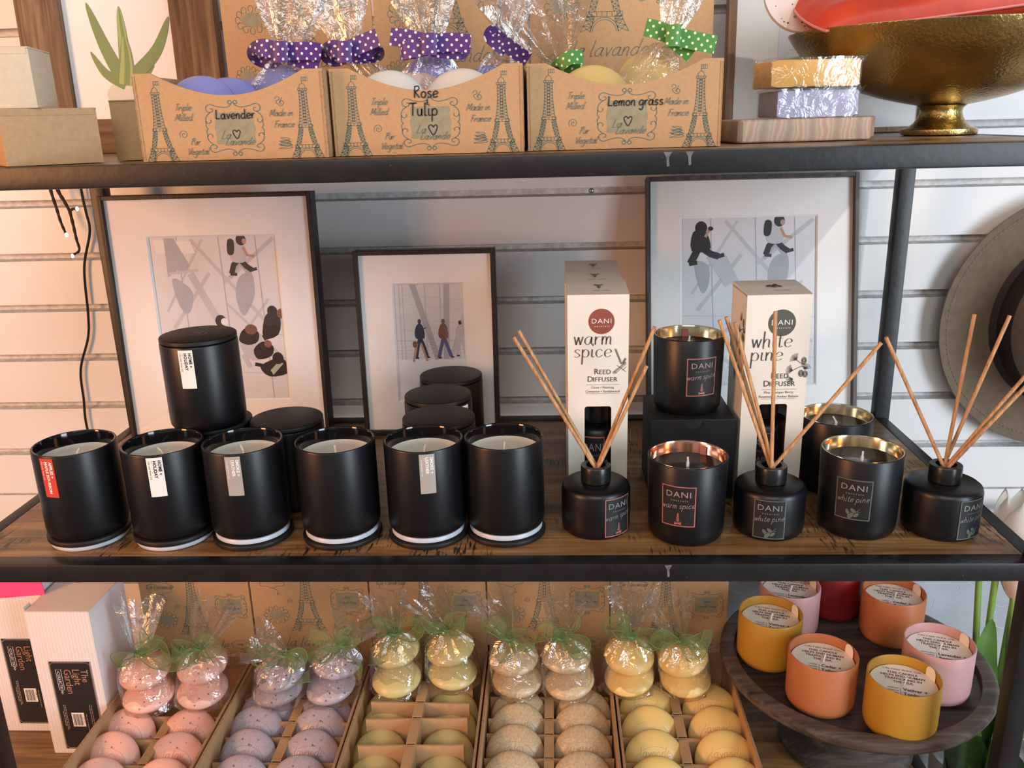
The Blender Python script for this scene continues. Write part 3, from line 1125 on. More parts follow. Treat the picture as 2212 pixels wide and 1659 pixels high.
reeds(0.0716, 0.0803, [
    ((-0.010, 0.090, 0.204), (-0.0030, 0.002), 'leftmost reed of the warm spice bottle'),
    ((-0.005, 0.094, 0.2095), (-0.0015, 0.006), 'second reed from the left in the warm spice bottle'),
    ((0.130, 0.092, 0.212), (0.0030, 0.004), 'long right-leaning reed of the warm spice bottle, touching the raised candle'),
    ((0.122, 0.084, 0.174), (0.0035, -0.001), 'short right-leaning reed of the warm spice bottle'),
])
reeds(0.2491, 0.0764, [
    ((0.1915, 0.085, 0.219), (-0.0020, 0.001), 'leftmost reed of the white pine bottle between two candles'),
    ((0.1990, 0.090, 0.221), (-0.0010, 0.005), 'second reed from the left in the white pine bottle'),
    ((0.2060, 0.083, 0.217), (0.0010, -0.001), 'third reed from the left in the white pine bottle'),
    ((0.2450, 0.085, 0.227), (-0.0012, -0.004), 'upright reed standing before the white pine carton'),
    ((0.3490, 0.085, 0.194), (0.0040, 0.001), 'reed of the white pine bottle leaning far to the right'),
])
reeds(0.4215, 0.0750, [
    ((0.3520, 0.083, 0.200), (-0.0035, 0.001), 'reed of the right-end bottle leaning left'),
    ((0.4340, 0.085, 0.221), (-0.0003, 0.002), 'upright tall reed of the right-end bottle'),
    ((0.4690, 0.088, 0.2185), (0.0015, 0.006), 'thin reed of the right-end bottle leaning right before the hat'),
    ((0.5070, 0.085, 0.182), (0.0035, 0.002), 'upper of two reeds running out of the picture at right'),
    ((0.5120, 0.081, 0.1775), (0.0040, -0.0015), 'lower of two reeds running out of the picture at right'),
])

# white cartons of the reed bottles
M_card = mat('cream_card', (0.76, 0.74, 0.65), 0.5, var=0.02)
M_cardin = mat('grey_card_inside', (0.30, 0.29, 0.26), 0.7)
M_rust = mat('rust_print', (0.27, 0.065, 0.05), 0.5, var=0.02)
M_olive = mat('olive_print', (0.085, 0.085, 0.06), 0.5, var=0.02)
M_brownink = mat('brown_ink', (0.11, 0.05, 0.035), 0.6, var=0)
M_darkink = mat('charcoal_ink', (0.045, 0.045, 0.04), 0.6, var=0)


def spray(mb, mp, s, mi, kind, rng):
    """botanical line drawing"""
    if kind == 'spice':
        for (a, b, n) in (((.0, .2), (-.75, 2.1), 8), ((.1, .25), (.45, .9), 4)):
            mb.stroke([(a[0] * s, a[1] * s), (b[0] * s, b[1] * s)], .05 * s, mp, mi, .0002)
            for k in range(n):
                t_ = (k + 1) / n
                px, py = a[0] + (b[0] - a[0]) * t_, a[1] + (b[1] - a[1]) * t_
                for j in range(5):
                    an = 2 * pi * j / 5 + k
                    q = (px + .17 * cos(an), py + .17 * sin(an))
                    mb.stroke(catmull([(px * s, py * s), ((px + .13 * cos(an + .5)) * s, (py + .13 * sin(an + .5)) * s), (q[0] * s, q[1] * s)], 3), .035 * s, mp, mi, .0002)
        for (a, b) in (((-1.0, -.75), (.55, .55)), ((-.75, -.95), (.6, .3)), ((-.9, -.85), (.55, .45)), ((.1, -.55), (.6, -.1)), ((-.55, .1), (.55, -.75))):
            mb.stroke([(a[0] * s, a[1] * s), (b[0] * s, b[1] * s)], .05 * s, mp, mi, .0002)
        mb.stroke([(-.88 * s + .17 * s * cos(a), -.85 * s + .12 * s * sin(a)) for a in [2 * pi * k / 16 for k in range(16)]], .05 * s, mp, mi, .0002, closed=True)
    else:
        for (c, dirs) in (((-.5, 1.2), 2.4), ((-.9, -.1), 2.9), ((-.8, -1.1), 3.6), ((.5, .0), 1.2)):
            for k in range(13):
                an = dirs + (k - 6) * .16
                mb.stroke([(c[0] * s, c[1] * s), ((c[0] + .8 * cos(an)) * s, (c[1] + .8 * sin(an)) * s)], .035 * s, mp, mi, .0002)
        for (cx, cy) in ((.35, 1.1), (.1, -.45), (.6, -.55)):
            for k in range(5):
                rr = .42 - .075 * k
                mb.stroke([((cx + rr * .7 * cos(a)) * s, (cy + rr * sin(a)) * s) for a in [2 * pi * i / 14 for i in range(14)]], .04 * s, mp, mi, .0002, closed=True)
        mb.stroke(catmull([(-.9 * s, -.1 * s), (0, .35 * s), (.8 * s, .2 * s)], 4), .06 * s, mp, mi, .0002)
        mb.stroke(catmull([(-.5 * s, 1.2 * s), (0, .8 * s), (.5 * s, .6 * s)], 4), .06 * s, mp, mi, .0002)


def reed_carton(x, y, w, d, h, kind, label, rz=0.0, printed=True, z0=0.0):
    """x,y: middle of the front edge"""
    t = thing('diffuser_carton', label, 'box', (x, y, z0), (0, 0, rz), group='tall cream diffuser cartons')
    b = MB()
    th = 0.0008
    b.box(-w / 2, -w / 2 + th, 0.001, d, 0, h, 0)
    b.box(w / 2 - th, w / 2, 0.001, d, 0, h, 0)
    b.box(-w / 2, w / 2, d - th, d, 0, h, 0)
    b.box(-w / 2, w / 2, 0.001, d, 0, th, 0)
    b.build('side_panels', M_card, t, smooth=30)
    # front with the cut-out
    ww, wb, wt = 0.0148 * w / 0.066 * 2, 0.030, h * 0.478
    mp = plane_map((0, 0, 0), (1, 0, 0), (0, 0, 1), 0)
    f = MB()
    hw = ww / 2
    if printed:
        rr = 0.003
        win = [(-hw, wb), (hw, wb)] + [(hw - rr + rr * cos(a), wt - rr + rr * sin(a)) for a in [pi / 2 * k / 5 for k in range(6)]] + [(-hw + rr - rr * sin(a), wt - rr + rr * cos(a)) for a in [pi / 2 * k / 5 for k in range(6)]]
        f.fill([(-w / 2, 0), (w / 2, 0), (w / 2, wb), (-w / 2, wb)], mp, 0)
        f.fill([(-w / 2, wt), (w / 2, wt), (w / 2, h), (-w / 2, h)], mp, 0)
        f.fill([(-w / 2, wb), (-hw, wb), (-hw, wt), (-w / 2, wt)], mp, 0)
        f.fill([(hw, wb), (w / 2, wb), (w / 2, wt), (hw, wt)], mp, 0)
        # rounded upper corners and the cut edge of the board
        for sg in (-1, 1):
            f.fill([(sg * hw, wt), (sg * (hw - rr), wt)] + [(sg * (hw - rr + rr * sin(a)), wt - rr + rr * cos(a)) for a in [pi / 2 * k / 5 for k in range(6)]], mp, 0)
        for q in range(len(win)):
            a, b_ = win[q], win[(q + 1) % len(win)]
            f.add([(a[0], 0, a[1]), (b_[0], 0, b_[1]), (b_[0], 0.0012, b_[1]), (a[0], 0.0012, a[1])], [(0, 1, 2, 3)], 0)
    else:
        f.fill([(-w / 2, 0), (w / 2, 0), (w / 2, h), (-w / 2, h)], mp, 0)
    c, ink = (1, 2)
    mpf = plane_map((0, 0, 0), (1, 0, 0), (0, 0, 1), 0.0003)
    k = w / 0.066
    cr = 0.0140 * k
    zc = h - 0.0292 * k
    f.fill([(cr * cos(a) + 0.0035 * k, zc + cr * sin(a)) for a in [2 * pi * i / 48 for i in range(48)]], mpf, c)
    f.text('DANI', 0.0076 * k, 0.0035 * k, zc - 0.0020 * k, mpf, 3, 0.0003, sx=1.12, spacing=1.12)
    f.text('n a t u r a l s', 0.0027 * k, 0.0040 * k, zc - 0.0060 * k, mpf, 3, 0.0003, sx=1.2)
    big = ('warm', 'spice') if kind == 'spice' else ('white', 'pine')
    for i, s in enumerate(big):
        script(f, s, 0.0090 * k, -0.0265 * k, zc - (0.0255 + 0.0142 * i) * k, mpf, ink, h=0.0002, slant=0.06, align='l', pen=(0.00030, 0.00135), sx=1.0)
    zr = zc - 0.059 * k
    for i, (A, Bt) in enumerate((('R', 'EED'), ('D', 'IFFUSER'))):
        cx = 0.005 * k
        wid = {0: 0.0178, 1: 0.0325}[i] * k
        f.text(A, 0.0090 * k, cx - wid / 2, zr - 0.0085 * k * i, mpf, ink, 0.0002, align='l', bold=0.004)
        f.text(Bt, 0.0074 * k, cx + wid / 2, zr - 0.0085 * k * i, mpf, ink, 0.0002, align='r', bold=0.004, spacing=1.06)
    for zz in (zr - 0.0122 * k, zr - 0.0225 * k):
        f.rect(-0.0130 * k, 0.0235 * k, zz, zz + 0.00025, mpf, ink, 0.0002)
    l1, l2 = ('Clove \u2022 Nutmeg', 'Cinnamon \u2022 Sandalwood') if kind == 'spice' else ('Pine \u2022 Juniper Berry', 'Rosemary \u2022 Amber Balsam')
    f.text(l1, 0.0038 * k, 0.005 * k, zr - 0.0165 * k, mpf, ink, 0.0002)
    f.text(l2, 0.0038 * k, 0.005 * k, zr - 0.0210 * k, mpf, ink, 0.0002)
    rng = random.Random(3)
    mps = plane_map((w / 2 - 0.0075 * k, 0, zc - 0.0500 * k), (1, 0, 0), (0, 0, 1), 0.0003)
    spray(f, mps, 0.0088 * k, ink, kind, rng)
    if kind == 'pine':
        # same drawing wraps onto the left side, with the upright name
        mpl = plane_map((-w / 2, 0.012, zc - 0.012), (0, -1, 0), (0, 0, 1), 0.0003)
        spray(f, mpl, 0.010, ink, kind, rng)
        mpl = plane_map((-w / 2, 0.024, zc - 0.050), (0, -1, 0), (0, 0, 1), 0.0003)
        spray(f, mpl, 0.012, ink, kind, rng)
    else:
        mpl = plane_map((-w / 2, 0.030, zc - 0.055), (0, 0, 1), (0, 1, 0), 0.0003)
        script(f, 'warm spice', 0.009, 0, -0.001, mpl, ink, pen=(0.0004, 0.0014), slant=0.1)
    f.build('front_panel', [M_card, M_rust if kind == 'spice' else M_olive, M_brownink if kind == 'spice' else M_darkink, M_whiteink], t, smooth=30)
    # closing flap on top, bowed down to the front
    fl = MB()
    vs, fs = [], []
    n = 8
    for i in range(n + 1):
        q = i / n
        zz = h + 0.0040 * sin(pi * min(1, q * 0.9 + 0.1)) * (0.5 + 0.5 * q) - (0.0006 if q == 0 else 0)
        for xx in (-w / 2, w / 2):
            vs.append((xx, q * d, h + 0.0032 * (1 - (1 - q) ** 2)))
    for i in range(n):
        fs.append((2 * i, 2 * i + 1, 2 * i + 3, 2 * i + 2))
    fl.add(vs, fs, 0)
    for sg in (0, 1):
        pts = [vs[2 * i + sg] for i in range(n + 1)] + [(vs[sg][0], d, h - 0.002), (vs[sg][0], 0, h - 0.002)]
        fl.add(pts, [tuple(range(len(pts)))], 0)
    fl.add([(-w / 2, d, h - 0.002), (w / 2, d, h - 0.002), (w / 2, d, h + 0.0032), (-w / 2, d, h + 0.0032)], [(0, 1, 2, 3)], 0)

    def top(u, v, hh=0):
        q = min(1, max(0, v / d))
        return Vector((u, v, h + 0.0032 * (1 - (1 - q) ** 2) + 0.0004 + hh))

    def top2(u, v, hh=0):
        return top(u + 0.002, v + d * 0.60, hh)

    def toprot(u, v, hh=0):
        return top2(-u, -v, hh)
    if kind == 'spice':
        spice_icon(fl, toprot, 0.010, 1)
        fl.text('warm spice', 0.0042, 0, -d * 0.62 + d * 0.35, lambda u, v, hh=0: top(u + .004, v + d * 0.5, hh), 1, 0.0002, rot=pi)
    else:
        pine_icon(fl, toprot, 0.010, 1)
        fl.text('white pine', 0.0042, 0, -d * 0.25, lambda u, v, hh=0: top(u + .006, v + d * 0.5, hh), 1, 0.0002, rot=pi)
    fl.build('top_flap', [M_card, M_darkink], t, smooth=30)
    return t


reed_carton(0.0768, 0.1420, 0.0645, 0.066, 0.2350, 'spice', 'cream warm spice carton with a window, front one of three, rust round logo')
reed_carton(0.0760, 0.2110, 0.0645, 0.066, 0.2345, 'spice', 'cream carton in the middle of the warm spice row, only its top showing', printed=False)
reed_carton(0.0775, 0.2800, 0.0645, 0.066, 0.2350, 'spice', 'cream carton at the back of the warm spice row, only its top showing', printed=False)
reed_carton(0.2660, 0.1500, 0.0680, 0.066, 0.2300, 'pine', 'cream white pine carton with an olive round logo, beside the black carton', rz=radians(1.5))
reed_bottle(0.0775, 0.1800, 'spice', -8, 'black bottle seen through the cut-out of the warm spice carton', inside=True, r=0.0290, lab_w=0.026).scale = (1, 1, 1.55)
reed_bottle(0.2660, 0.1880, 'pine', -4, 'black bottle seen through the cut-out of the white pine carton', inside=True, r=0.0290, lab_w=0.026).scale = (1, 1, 1.55)
# ------------------------------------------------------------------ picture frames on the middle shelf
M_frameblack = mat_wood('black_stained_frame', (0.010, 0.008, 0.007), (0.018, 0.014, 0.012), (0.034, 0.026, 0.022), axis=2, rough=0.5, scale=2)
M_framegrey = mat_wood('grey_brown_frame', (0.035, 0.028, 0.026), (0.075, 0.062, 0.057), (0.13, 0.11, 0.10), axis=2, rough=0.5, scale=2)
M_matboard = mat('white_mat_board', (0.88, 0.87, 0.86), 0.6, var=0.01)
M_matcore = mat('mat_bevel_core', (0.88, 0.88, 0.88), 0.6, var=0.0)
M_pane = mat_glass('picture_glass', refl=0.035, edge=0.55)
M_shrink = mat_film('shrink_wrap', haze=0.01, shine=0.55)
P_bg = mat('print_pale_grey', (0.70, 0.71, 0.74), 0.5, var=0.08, scale=9)
P_sh = mat('print_shadow_grey', (0.42, 0.44, 0.49), 0.5, var=0.05)
P_sh2 = mat('print_mid_grey', (0.54, 0.55, 0.58), 0.5, var=0.05)
P_dark = mat('print_charcoal', (0.025, 0.022, 0.022), 0.5, var=0.2, scale=200)
P_skin = mat('print_skin', (0.50, 0.30, 0.20), 0.5, var=0.1)
P_white = mat('print_white', (0.82, 0.82, 0.84), 0.5, var=0.05)
P_brown = mat('print_brown', (0.20, 0.10, 0.07), 0.5, var=0.2)
P_blue = mat('print_denim', (0.10, 0.11, 0.25), 0.5, var=0.15, scale=200)
P_navy = mat('print_navy', (0.04, 0.04, 0.09), 0.5, var=0.2)
P_green = mat('print_sage', (0.40, 0.46, 0.33), 0.5, var=0.1)
PM = [P_bg, P_sh, P_sh2, P_dark, P_skin, P_white, P_brown, P_blue, P_navy, P_green]
BG, SH, S2, DK, SK, WH, BR, BL, NV, GN = range(10)


class Art:
    """flat print: coordinates 0..1 across and up"""

    def __init__(s, mb, w, h, mp):
        s.mb, s.w, s.h, s.mp, s.k = mb, w, h, mp, 0

    def lay(s):
        s.k += 1
        return 0.00001 * s.k

    def c(s, p):
        return (p[0] * s.w, p[1] * s.h)

    def clip(s, p):
        return (min(1, max(0, p[0])) * s.w, min(1, max(0, p[1])) * s.h)

    def line(s, pts, w, m, smooth=False):
        q = [s.c(p) for p in pts]
        if smooth:
            q = catmull([(a, b) for a, b in q], 4)
        s.mb.stroke(q, w * s.w, s.mp, m, s.lay())

    def poly(s, pts, m, smooth=False):
        q = [s.clip(p) for p in pts]
        if smooth:
            q = [(v.x, v.y) for v in catmull([(a, b) for a, b in q], 3, True)]
        s.mb.fill(q, s.mp, m, s.lay())

    def dot(s, c, rx, ry, m, n=14):
        s.mb.fill([(c[0] * s.w + rx * s.w * cos(2 * pi * i / n), c[1] * s.h + ry * s.w * sin(2 * pi * i / n)) for i in range(n)], s.mp, m, s.lay())


def art_plaza(a, left):
    a.poly([(0, 0), (1, 0), (1, 1), (0, 1)], BG)
    for p, w in (([(0.12, 0.45), (.45, .78)], .03), ([(.33, .98), (.95, .40)], .028), ([(.0, .35), (.55, .02)], .03), ([(.30, .78), (.52, .43)], .06), ([(.42, .98), (.08, .55)], .02), ([(.56, .72), (.98, .98)], .03), ([(.56, .60), (.98, .25)], .022), ([(.52, .5), (.2, .2)], .022), ([(.35, .1), (.9, .62)], .02)):
        a.line(p, w, S2)
    for x in (.22, .55, .84):
        a.line([(x, 1), (x + .03, 0)], .008, SH)
    for y in (.42, .18):
        a.line([(0, y), (1, y - .02)], .005, S2)

    def walker(x, y, s, flip=1, coat=DK, top=S2):
        f = flip
        # long shadow below
        a.poly([(x - .02 * s, y - .1 * s), (x + .09 * s * f, y - .07 * s), (x + .10 * s * f, y - .20 * s), (x + .04 * s * f, y - .30 * s), (x - .02 * s, y - .34 * s), (x - .06 * s, y - .22 * s)], SH, True)
        a.line([(x, y), (x + .09 * s * f, y - .10 * s)], .03 * s, SH)
        a.line([(x, y), (x - .09 * s * f, y - .10 * s)], .03 * s, SH)
        a.line([(x, y + .02 * s), (x + .055 * s * f, y - .03 * s), (x + .10 * s * f, y - .055 * s)], .045 * s, coat)
        a.line([(x, y + .02 * s), (x - .05 * s * f, y - .02 * s), (x - .075 * s * f, y - .075 * s)], .045 * s, coat)
        a.line([(x + .09 * s * f, y - .055 * s), (x + .14 * s * f, y - .045 * s)], .025 * s, DK)
        a.line([(x - .085 * s * f, y - .075 * s), (x - .03 * s * f, y - .08 * s)], .025 * s, DK)
        a.poly([(x - .055 * s, y + .0 * s), (x + .05 * s, y + .0 * s), (x + .06 * s, y + .08 * s), (x + .03 * s, y + .12 * s), (x - .05 * s, y + .12 * s), (x - .075 * s, y + .06 * s)], top, True)
        a.poly([(x - .09 * s * f, y + .05 * s), (x - .04 * s * f, y + .05 * s), (x - .03 * s * f, y + .13 * s), (x - .08 * s * f, y + .135 * s)], DK, True)
        a.line([(x + .04 * s * f, y + .09 * s), (x + .07 * s * f, y + .04 * s), (x + .13 * s * f, y + .03 * s)], .022 * s, SK)
        a.dot((x + .03 * s * f, y + .135 * s), .042 * s, .046 * s, DK)
        a.dot((x + .055 * s * f, y + .125 * s), .018 * s, .022 * s, SK)

    walker(.70, .845, 0.95, 1, DK, S2)
    if left:
        # window reflection on the pane, painted into the print as a white patch, and a figure's shadow
        a.poly([(.03, .98), (.33, .97), (.36, .90), (.05, .90)], WH)
        a.poly([(.12, .99), (.20, .99), (.30, .83), (.26, .78), (.20, .80), (.12, .76)], SH)
        a.poly([(.15, .75), (.24, .72), (.30, .66), (.27, .56), (.22, .54), (.17, .62)], SH, True)
        a.line([(.13, .78), (.36, .80)], .02, S2)
        # group at the lower right
        a.dot((.50, .49), .045, .05, DK)
        a.dot((.53, .485), .03, .03, WH)
        for (x, y, f) in ((.93, .40, 1),):
            a.poly([(x - .10, y - .02), (x + .02, y + .0), (x + .05, y + .10), (x - .02, y + .14), (x - .08, y + .10)], DK, True)
            a.dot((x - .01, y + .145), .04, .045, DK)
            a.dot((x + .06, y + .13), .035, .04, BR)
            a.line([(x - .05, y), (x - .17, y - .045)], .045, DK)
            a.line([(x - .17, y - .045), (x - .21, y - .055)], .02, SK)
        a.poly([(.68, .26), (.80, .25), (.84, .34), (.80, .41), (.70, .43), (.63, .38)], S2, True)
        a.poly([(.63, .37), (.70, .34), (.78, .36), (.79, .42), (.68, .44)], DK, True)
        a.dot((.735, .435), .05, .042, BR)
        a.poly([(.77, .25), (.88, .27), (.90, .33), (.82, .36), (.74, .31)], DK, True)
        a.dot((.86, .345), .03, .03, BR)
        a.line([(.65, .28), (.70, .20)], .035, S2)
        a.poly([(.85, .14), (1.0, .16), (1.03, .22), (.95, .26), (.86, .24), (.78, .2)], DK, True)
        a.poly([(.88, .15), (.97, .22), (.94, .24), (.86, .18)], GN)
        a.dot((.93, .255), .045, .05, DK)
        a.line([(.80, .21), (.74, .22)], .03, DK)
    else:
        # striding figure at the upper left
        x, y = .13, .825
        a.poly([(.10, .74), (.20, .72), (.21, .62), (.17, .55), (.13, .60)], SH, True)
        a.line([(.22, .78), (.36, .60)], .07, S2)
        a.line([(x, y), (x - .03, y - .05), (x - .06, y - .095)], .055, DK)
        a.line([(x + .02, y), (x + .09, y - .04), (x + .15, y - .055)], .05, DK)
        a.line([(x - .07, y - .098), (x - .01, y - .09)], .03, DK)
        a.line([(x + .13, y - .06), (x + .19, y - .045)], .03, DK)
        a.poly([(x - .05, y - .02), (x + .08, y - .02), (x + .08, y + .05), (x + .04, y + .10), (x - .04, y + .09)], DK, True)
        a.dot((x + .02, y + .115), .045, .05, DK)
        a.line([(x + .05, y + .06), (x + .08, y + .10)], .02, SK)
        a.dot((x + .09, y + .11), .02, .016, DK)
        a.dot((.93, .44), .035, .035, DK)


def art_bridge(a):
    a.poly([(0, 0), (1, 0), (1, 1), (0, 1)], BG)
    a.poly([(0, .0), (1, 0), (1, .36), (0, .36)], WH)
    for y in (.92, .84, .72, .62):
        a.line([(0, y), (1, y - .06)], .006, S2)
    for x in (.08, .13, .45):
        a.line([(x, 1), (x, .36)], .018, S2)
    a.line([(.27, 1.0), (.60, .36)], .085, SH)
    a.line([(.76, 1.0), (.72, .36)], .085, SH)
    a.line([(1.0, .74), (.78, .36)], .06, S2)
    a.line([(.66, 1), (.66, .5)], .02, S2)
    for y in (.52, .47, .44, .41, .38):
        a.line([(0, y), (1, y)], .006 if y < .5 else .012, S2)
    for x in (.08, .44, .92):
        a.line([(x, .52), (x, .36)], .012, S2)

    def fig(x, y, top, legs, hair, stride, s=1.0):
        a.line([(x, y), (x - .04 * s, y - .08 * s), (x - .05 * s - stride, y - .175 * s)], .05 * s, legs)
        a.line([(x, y), (x + .05 * s, y - .08 * s), (x + .07 * s + stride, y - .165 * s)], .05 * s, legs)
        a.line([(x - .06 * s - stride, y - .178 * s), (x - .01 * s - stride, y - .178 * s)], .022 * s, DK)
        a.line([(x + .06 * s + stride, y - .168 * s), (x + .11 * s + stride, y - .172 * s)], .022 * s, DK)
        a.poly([(x - .055 * s, y - .01), (x + .05 * s, y - .01), (x + .06 * s, y + .07 * s), (x + .02 * s, y + .115 * s), (x - .04 * s, y + .105 * s), (x - .075 * s, y + .04 * s)], top, True)
        a.line([(x + .035 * s, y + .09 * s), (x + .06 * s, y + .03 * s), (x + .05 * s, y - .01)], .022 * s, top)
        a.dot((x, y + .135 * s), .026 * s, .036 * s, hair)
    fig(.35, .55, NV, NV, NV, .02)
    a.line([(.30, .50), (.24, .34)], .035, SK)
    a.line([(.36, .5), (.44, .345)], .03, SK)
    a.dot((.27, .49), .035, .05, BR)
    a.line([(.38, .62), (.44, .63)], .015, NV)
    fig(.69, .55, BR, BL, BR, .03)
    fig(.93, .55, S2, S2, NV, .01, .9)


def picture_frame(name_label, x, y, w, h, lean, rim, dep, mframe, mat_w, art, rz=0.0, wrap=False, mat_rec=0.006, cat='picture frame'):
    """x,y: middle of the front lower edge; mat_w = (left, right, bottom, top)"""
    t = thing('picture_frame', name_label, cat, (x, y, dep * sin(lean) + 0.0002), (-lean, 0, rz))
    m = MB()
    for (a0, a1, c0, c1) in ((-w / 2, -w / 2 + rim, 0, h), (w / 2 - rim, w / 2, 0, h), (-w / 2 + rim, w / 2 - rim, 0, rim), (-w / 2 + rim, w / 2 - rim, h - rim, h)):
        m.box(a0, a1, 0, dep, c0, c1, bev=0.0006, seg=1)
    m.build('frame_moulding', mframe, t)
    i0, i1, j0, j1 = -w / 2 + rim, w / 2 - rim, rim, h - rim
    l, r, b, tp = mat_w
    o0, o1, p0, p1 = i0 + l, i1 - r, j0 + b, j1 - tp
    mp = plane_map((0, mat_rec, 0), (1, 0, 0), (0, 0, 1), 0)
    mm = MB()
    for (a0, a1, c0, c1) in ((i0, o0, j0, j1), (o1, i1, j0, j1), (o0, o1, j0, p0), (o0, o1, p1, j1)):
        mm.rect(a0, a1, c0, c1, mp, 0)
    d = 0.0022
    q = [(o0, p0), (o1, p0), (o1, p1), (o0, p1)]
    qi = [(o0 + d, p0 + d), (o1 - d, p0 + d), (o1 - d, p1 - d), (o0 + d, p1 - d)]
    for k in range(4):
        a_, b_ = q[k], q[(k + 1) % 4]
        c_, e_ = qi[(k + 1) % 4], qi[k]
        mm.add([(a_[0], mat_rec, a_[1]), (b_[0], mat_rec, b_[1]), (c_[0], mat_rec + d, c_[1]), (e_[0], mat_rec + d, e_[1])], [(0, 1, 2, 3)], 1)
    mm.build('mat_board', [M_matboard, M_matcore], t, smooth=0)
    pr = MB()
    pw, ph = o1 - o0 - 2 * d + 0.002, p1 - p0 - 2 * d + 0.002
    mp2 = plane_map((o0 + d - 0.001, mat_rec + d + 0.0006, p0 + d - 0.001), (1, 0, 0), (0, 0, 1), 0)
    a = Art(pr, pw, ph, mp2)
    art(a)
    pr.build('print', PM, t, smooth=0)
    MB().box(i0, i1, dep - 0.004, dep - 0.001, j0, j1).build('backing_board', mat('brown_backing_board', (0.18, 0.11, 0.06), 0.8), t, smooth=0)
    MB().rect(i0, i1, j0, j1, plane_map((0, mat_rec - 0.0025, 0), (1, 0, 0), (0, 0, 1), 0)).build('glass_pane', M_pane, t, smooth=0)
    if wrap:
        wm = MB()
        e = 0.0012
        rng = random.Random(8)
        n = 16
        for k in range(n):
            z0_, z1_ = h * k / n, h * (k + 1) / n
            j = [rng.uniform(0, 0.0016) for _ in range(4)]
            wm.add([(w / 2 + e + j[0], -e, z0_), (w / 2 + e + j[1], -e, z1_), (w / 2 + e + j[2], dep, z1_), (w / 2 + e + j[3], dep, z0_)], [(0, 1, 2, 3)], 0)
            x0_, x1_ = -w / 2 + w * k / n, -w / 2 + w * (k + 1) / n
            wm.add([(x0_, -e, h + e + j[0]), (x1_, -e, h + e + j[1]), (x1_, dep, h + e + j[2]), (x0_, dep, h + e + j[3])], [(0, 1, 2, 3)], 0)
        wm.build('shrink_wrap', M_shrink, t, smooth=0)
    return t


picture_frame('large black framed print of people on a plaza seen from above, left end', -0.4165, 0.3480, 0.278, 0.330, radians(2.0), 0.0055, 0.026, M_frameblack, (0.050, 0.046, 0.048, 0.047), lambda a: art_plaza(a, True))
picture_frame('small black framed print of three walkers on a bridge, behind the lidded candles', -0.1380, 0.3570, 0.186, 0.252, radians(2.2), 0.006, 0.022, M_frameblack, (0.042, 0.036, 0.039, 0.038), art_bridge, wrap=True)
picture_frame('large grey-brown framed print of two striding people, at the right', 0.2978, 0.3720, 0.2815, 0.337, radians(13.0), 0.0055, 0.020, M_framegrey, (0.041, 0.046, 0.048, 0.048), lambda a: art_plaza(a, False), wrap=True, mat_rec=0.009)

# ------------------------------------------------------------------ hat on the wall
M_felt = mat('brown_grey_felt', (0.145, 0.103, 0.064), 0.9, var=0.12, scale=90, bump=0.3, bscale=700, sheen=0.4)
M_band = mat('dark_hat_band', (0.022, 0.013, 0.012), 0.7, var=0.15, scale=200)
M_stitch = mat('tan_stitching', (0.26, 0.21, 0.16), 0.8)
hat = thing('felt_hat', 'brown-grey wide-brimmed felt hat with a dark band hanging on the wall', 'hat', (0.755, 0.4865, 0.120), (radians(90), 0, 0))
m = MB()
SXH, SYH = 1.02, 1.02
m.lathe([(0.098, 0.012), (0.110, 0.0145), (0.135, 0.016), (0.160, 0.019), (0.176, 0.026), (0.1785, 0.0275), (0.1795, 0.026), (0.178, 0.0235), (0.160, 0.0155), (0.135, 0.0125), (0.098, 0.008)], 120, sx=SXH, sy=SYH)
m.build('brim', M_felt, hat)
m = MB()
ST = []
for k in range(150):
    a0, a1 = 2 * pi * k / 150, 2 * pi * (k + 0.6) / 150
    m.tube([(0.170 * cos(a0), 0.170 * sin(a0), 0.0239), (0.170 * cos((a0 + a1) / 2), 0.170 * sin((a0 + a1) / 2), 0.0243), (0.170 * cos(a1), 0.170 * sin(a1), 0.0239)], 0.0004, 5)
m.build('stitching', M_stitch, hat)
m = MB()
m.lathe([(0.106, 0.0138), (0.100, 0.020), (0.0975, 0.035), (0.096, 0.060), (0.093, 0.085), (0.088, 0.105), (0.078, 0.118), (0.060, 0.122), (0.035, 0.116), (0, 0.112)], 96, sx=1.0, sy=1.12)
m.build('crown', M_felt, hat)
m = MB()
m.lathe([(0.107, 0.0146), (0.1085, 0.016), (0.1015, 0.021), (0.0985, 0.050), (0.0965, 0.052), (0.0955, 0.050)], 96, sx=1.0, sy=1.12)
m.build('hat_band', M_band, hat)

nest(hat, 'brim', ('stitching',))
nest(hat, 'crown', ('hat_band',))

# ------------------------------------------------------------------ lighted twigs on the wall, left
M_twig = mat('brown_twig', (0.035, 0.018, 0.010), 0.8, var=0.4, scale=120, bump=0.5, bscale=250)
M_cable = mat('black_cable', (0.010, 0.009, 0.009), 0.4)
M_bulb = mat('warm_fairy_bulb', (1.0, 0.72, 0.36), 0.3, emit=7.0, var=0)
tw = thing('twig_light', 'brown twig garland with tiny warm bulbs hanging at the left wall', 'string light', (-0.66, 0.475, 0.25))


def tl(pts):
    return [Vector(p) - Vector((-0.66, 0.475, 0.25)) for p in pts]


def branch(pts, r):
    c = catmull(tl(pts), 6)
    MB().tube(c, [r * (1.15 - 0.35 * i / len(c)) * (1 + 0.12 * sin(i * 1.7)) for i in range(len(c))], 8).build('twig', M_twig, tw)


def bulb(p):
    MB().lathe([(0, -0.0032), (0.0016, -0.0022), (0.0021, 0), (0.0014, 0.0022), (0, 0.0030)], 14, tl([p])[0]).build('bulb', M_bulb, tw)['label'] = 'glowing warm white bulb'


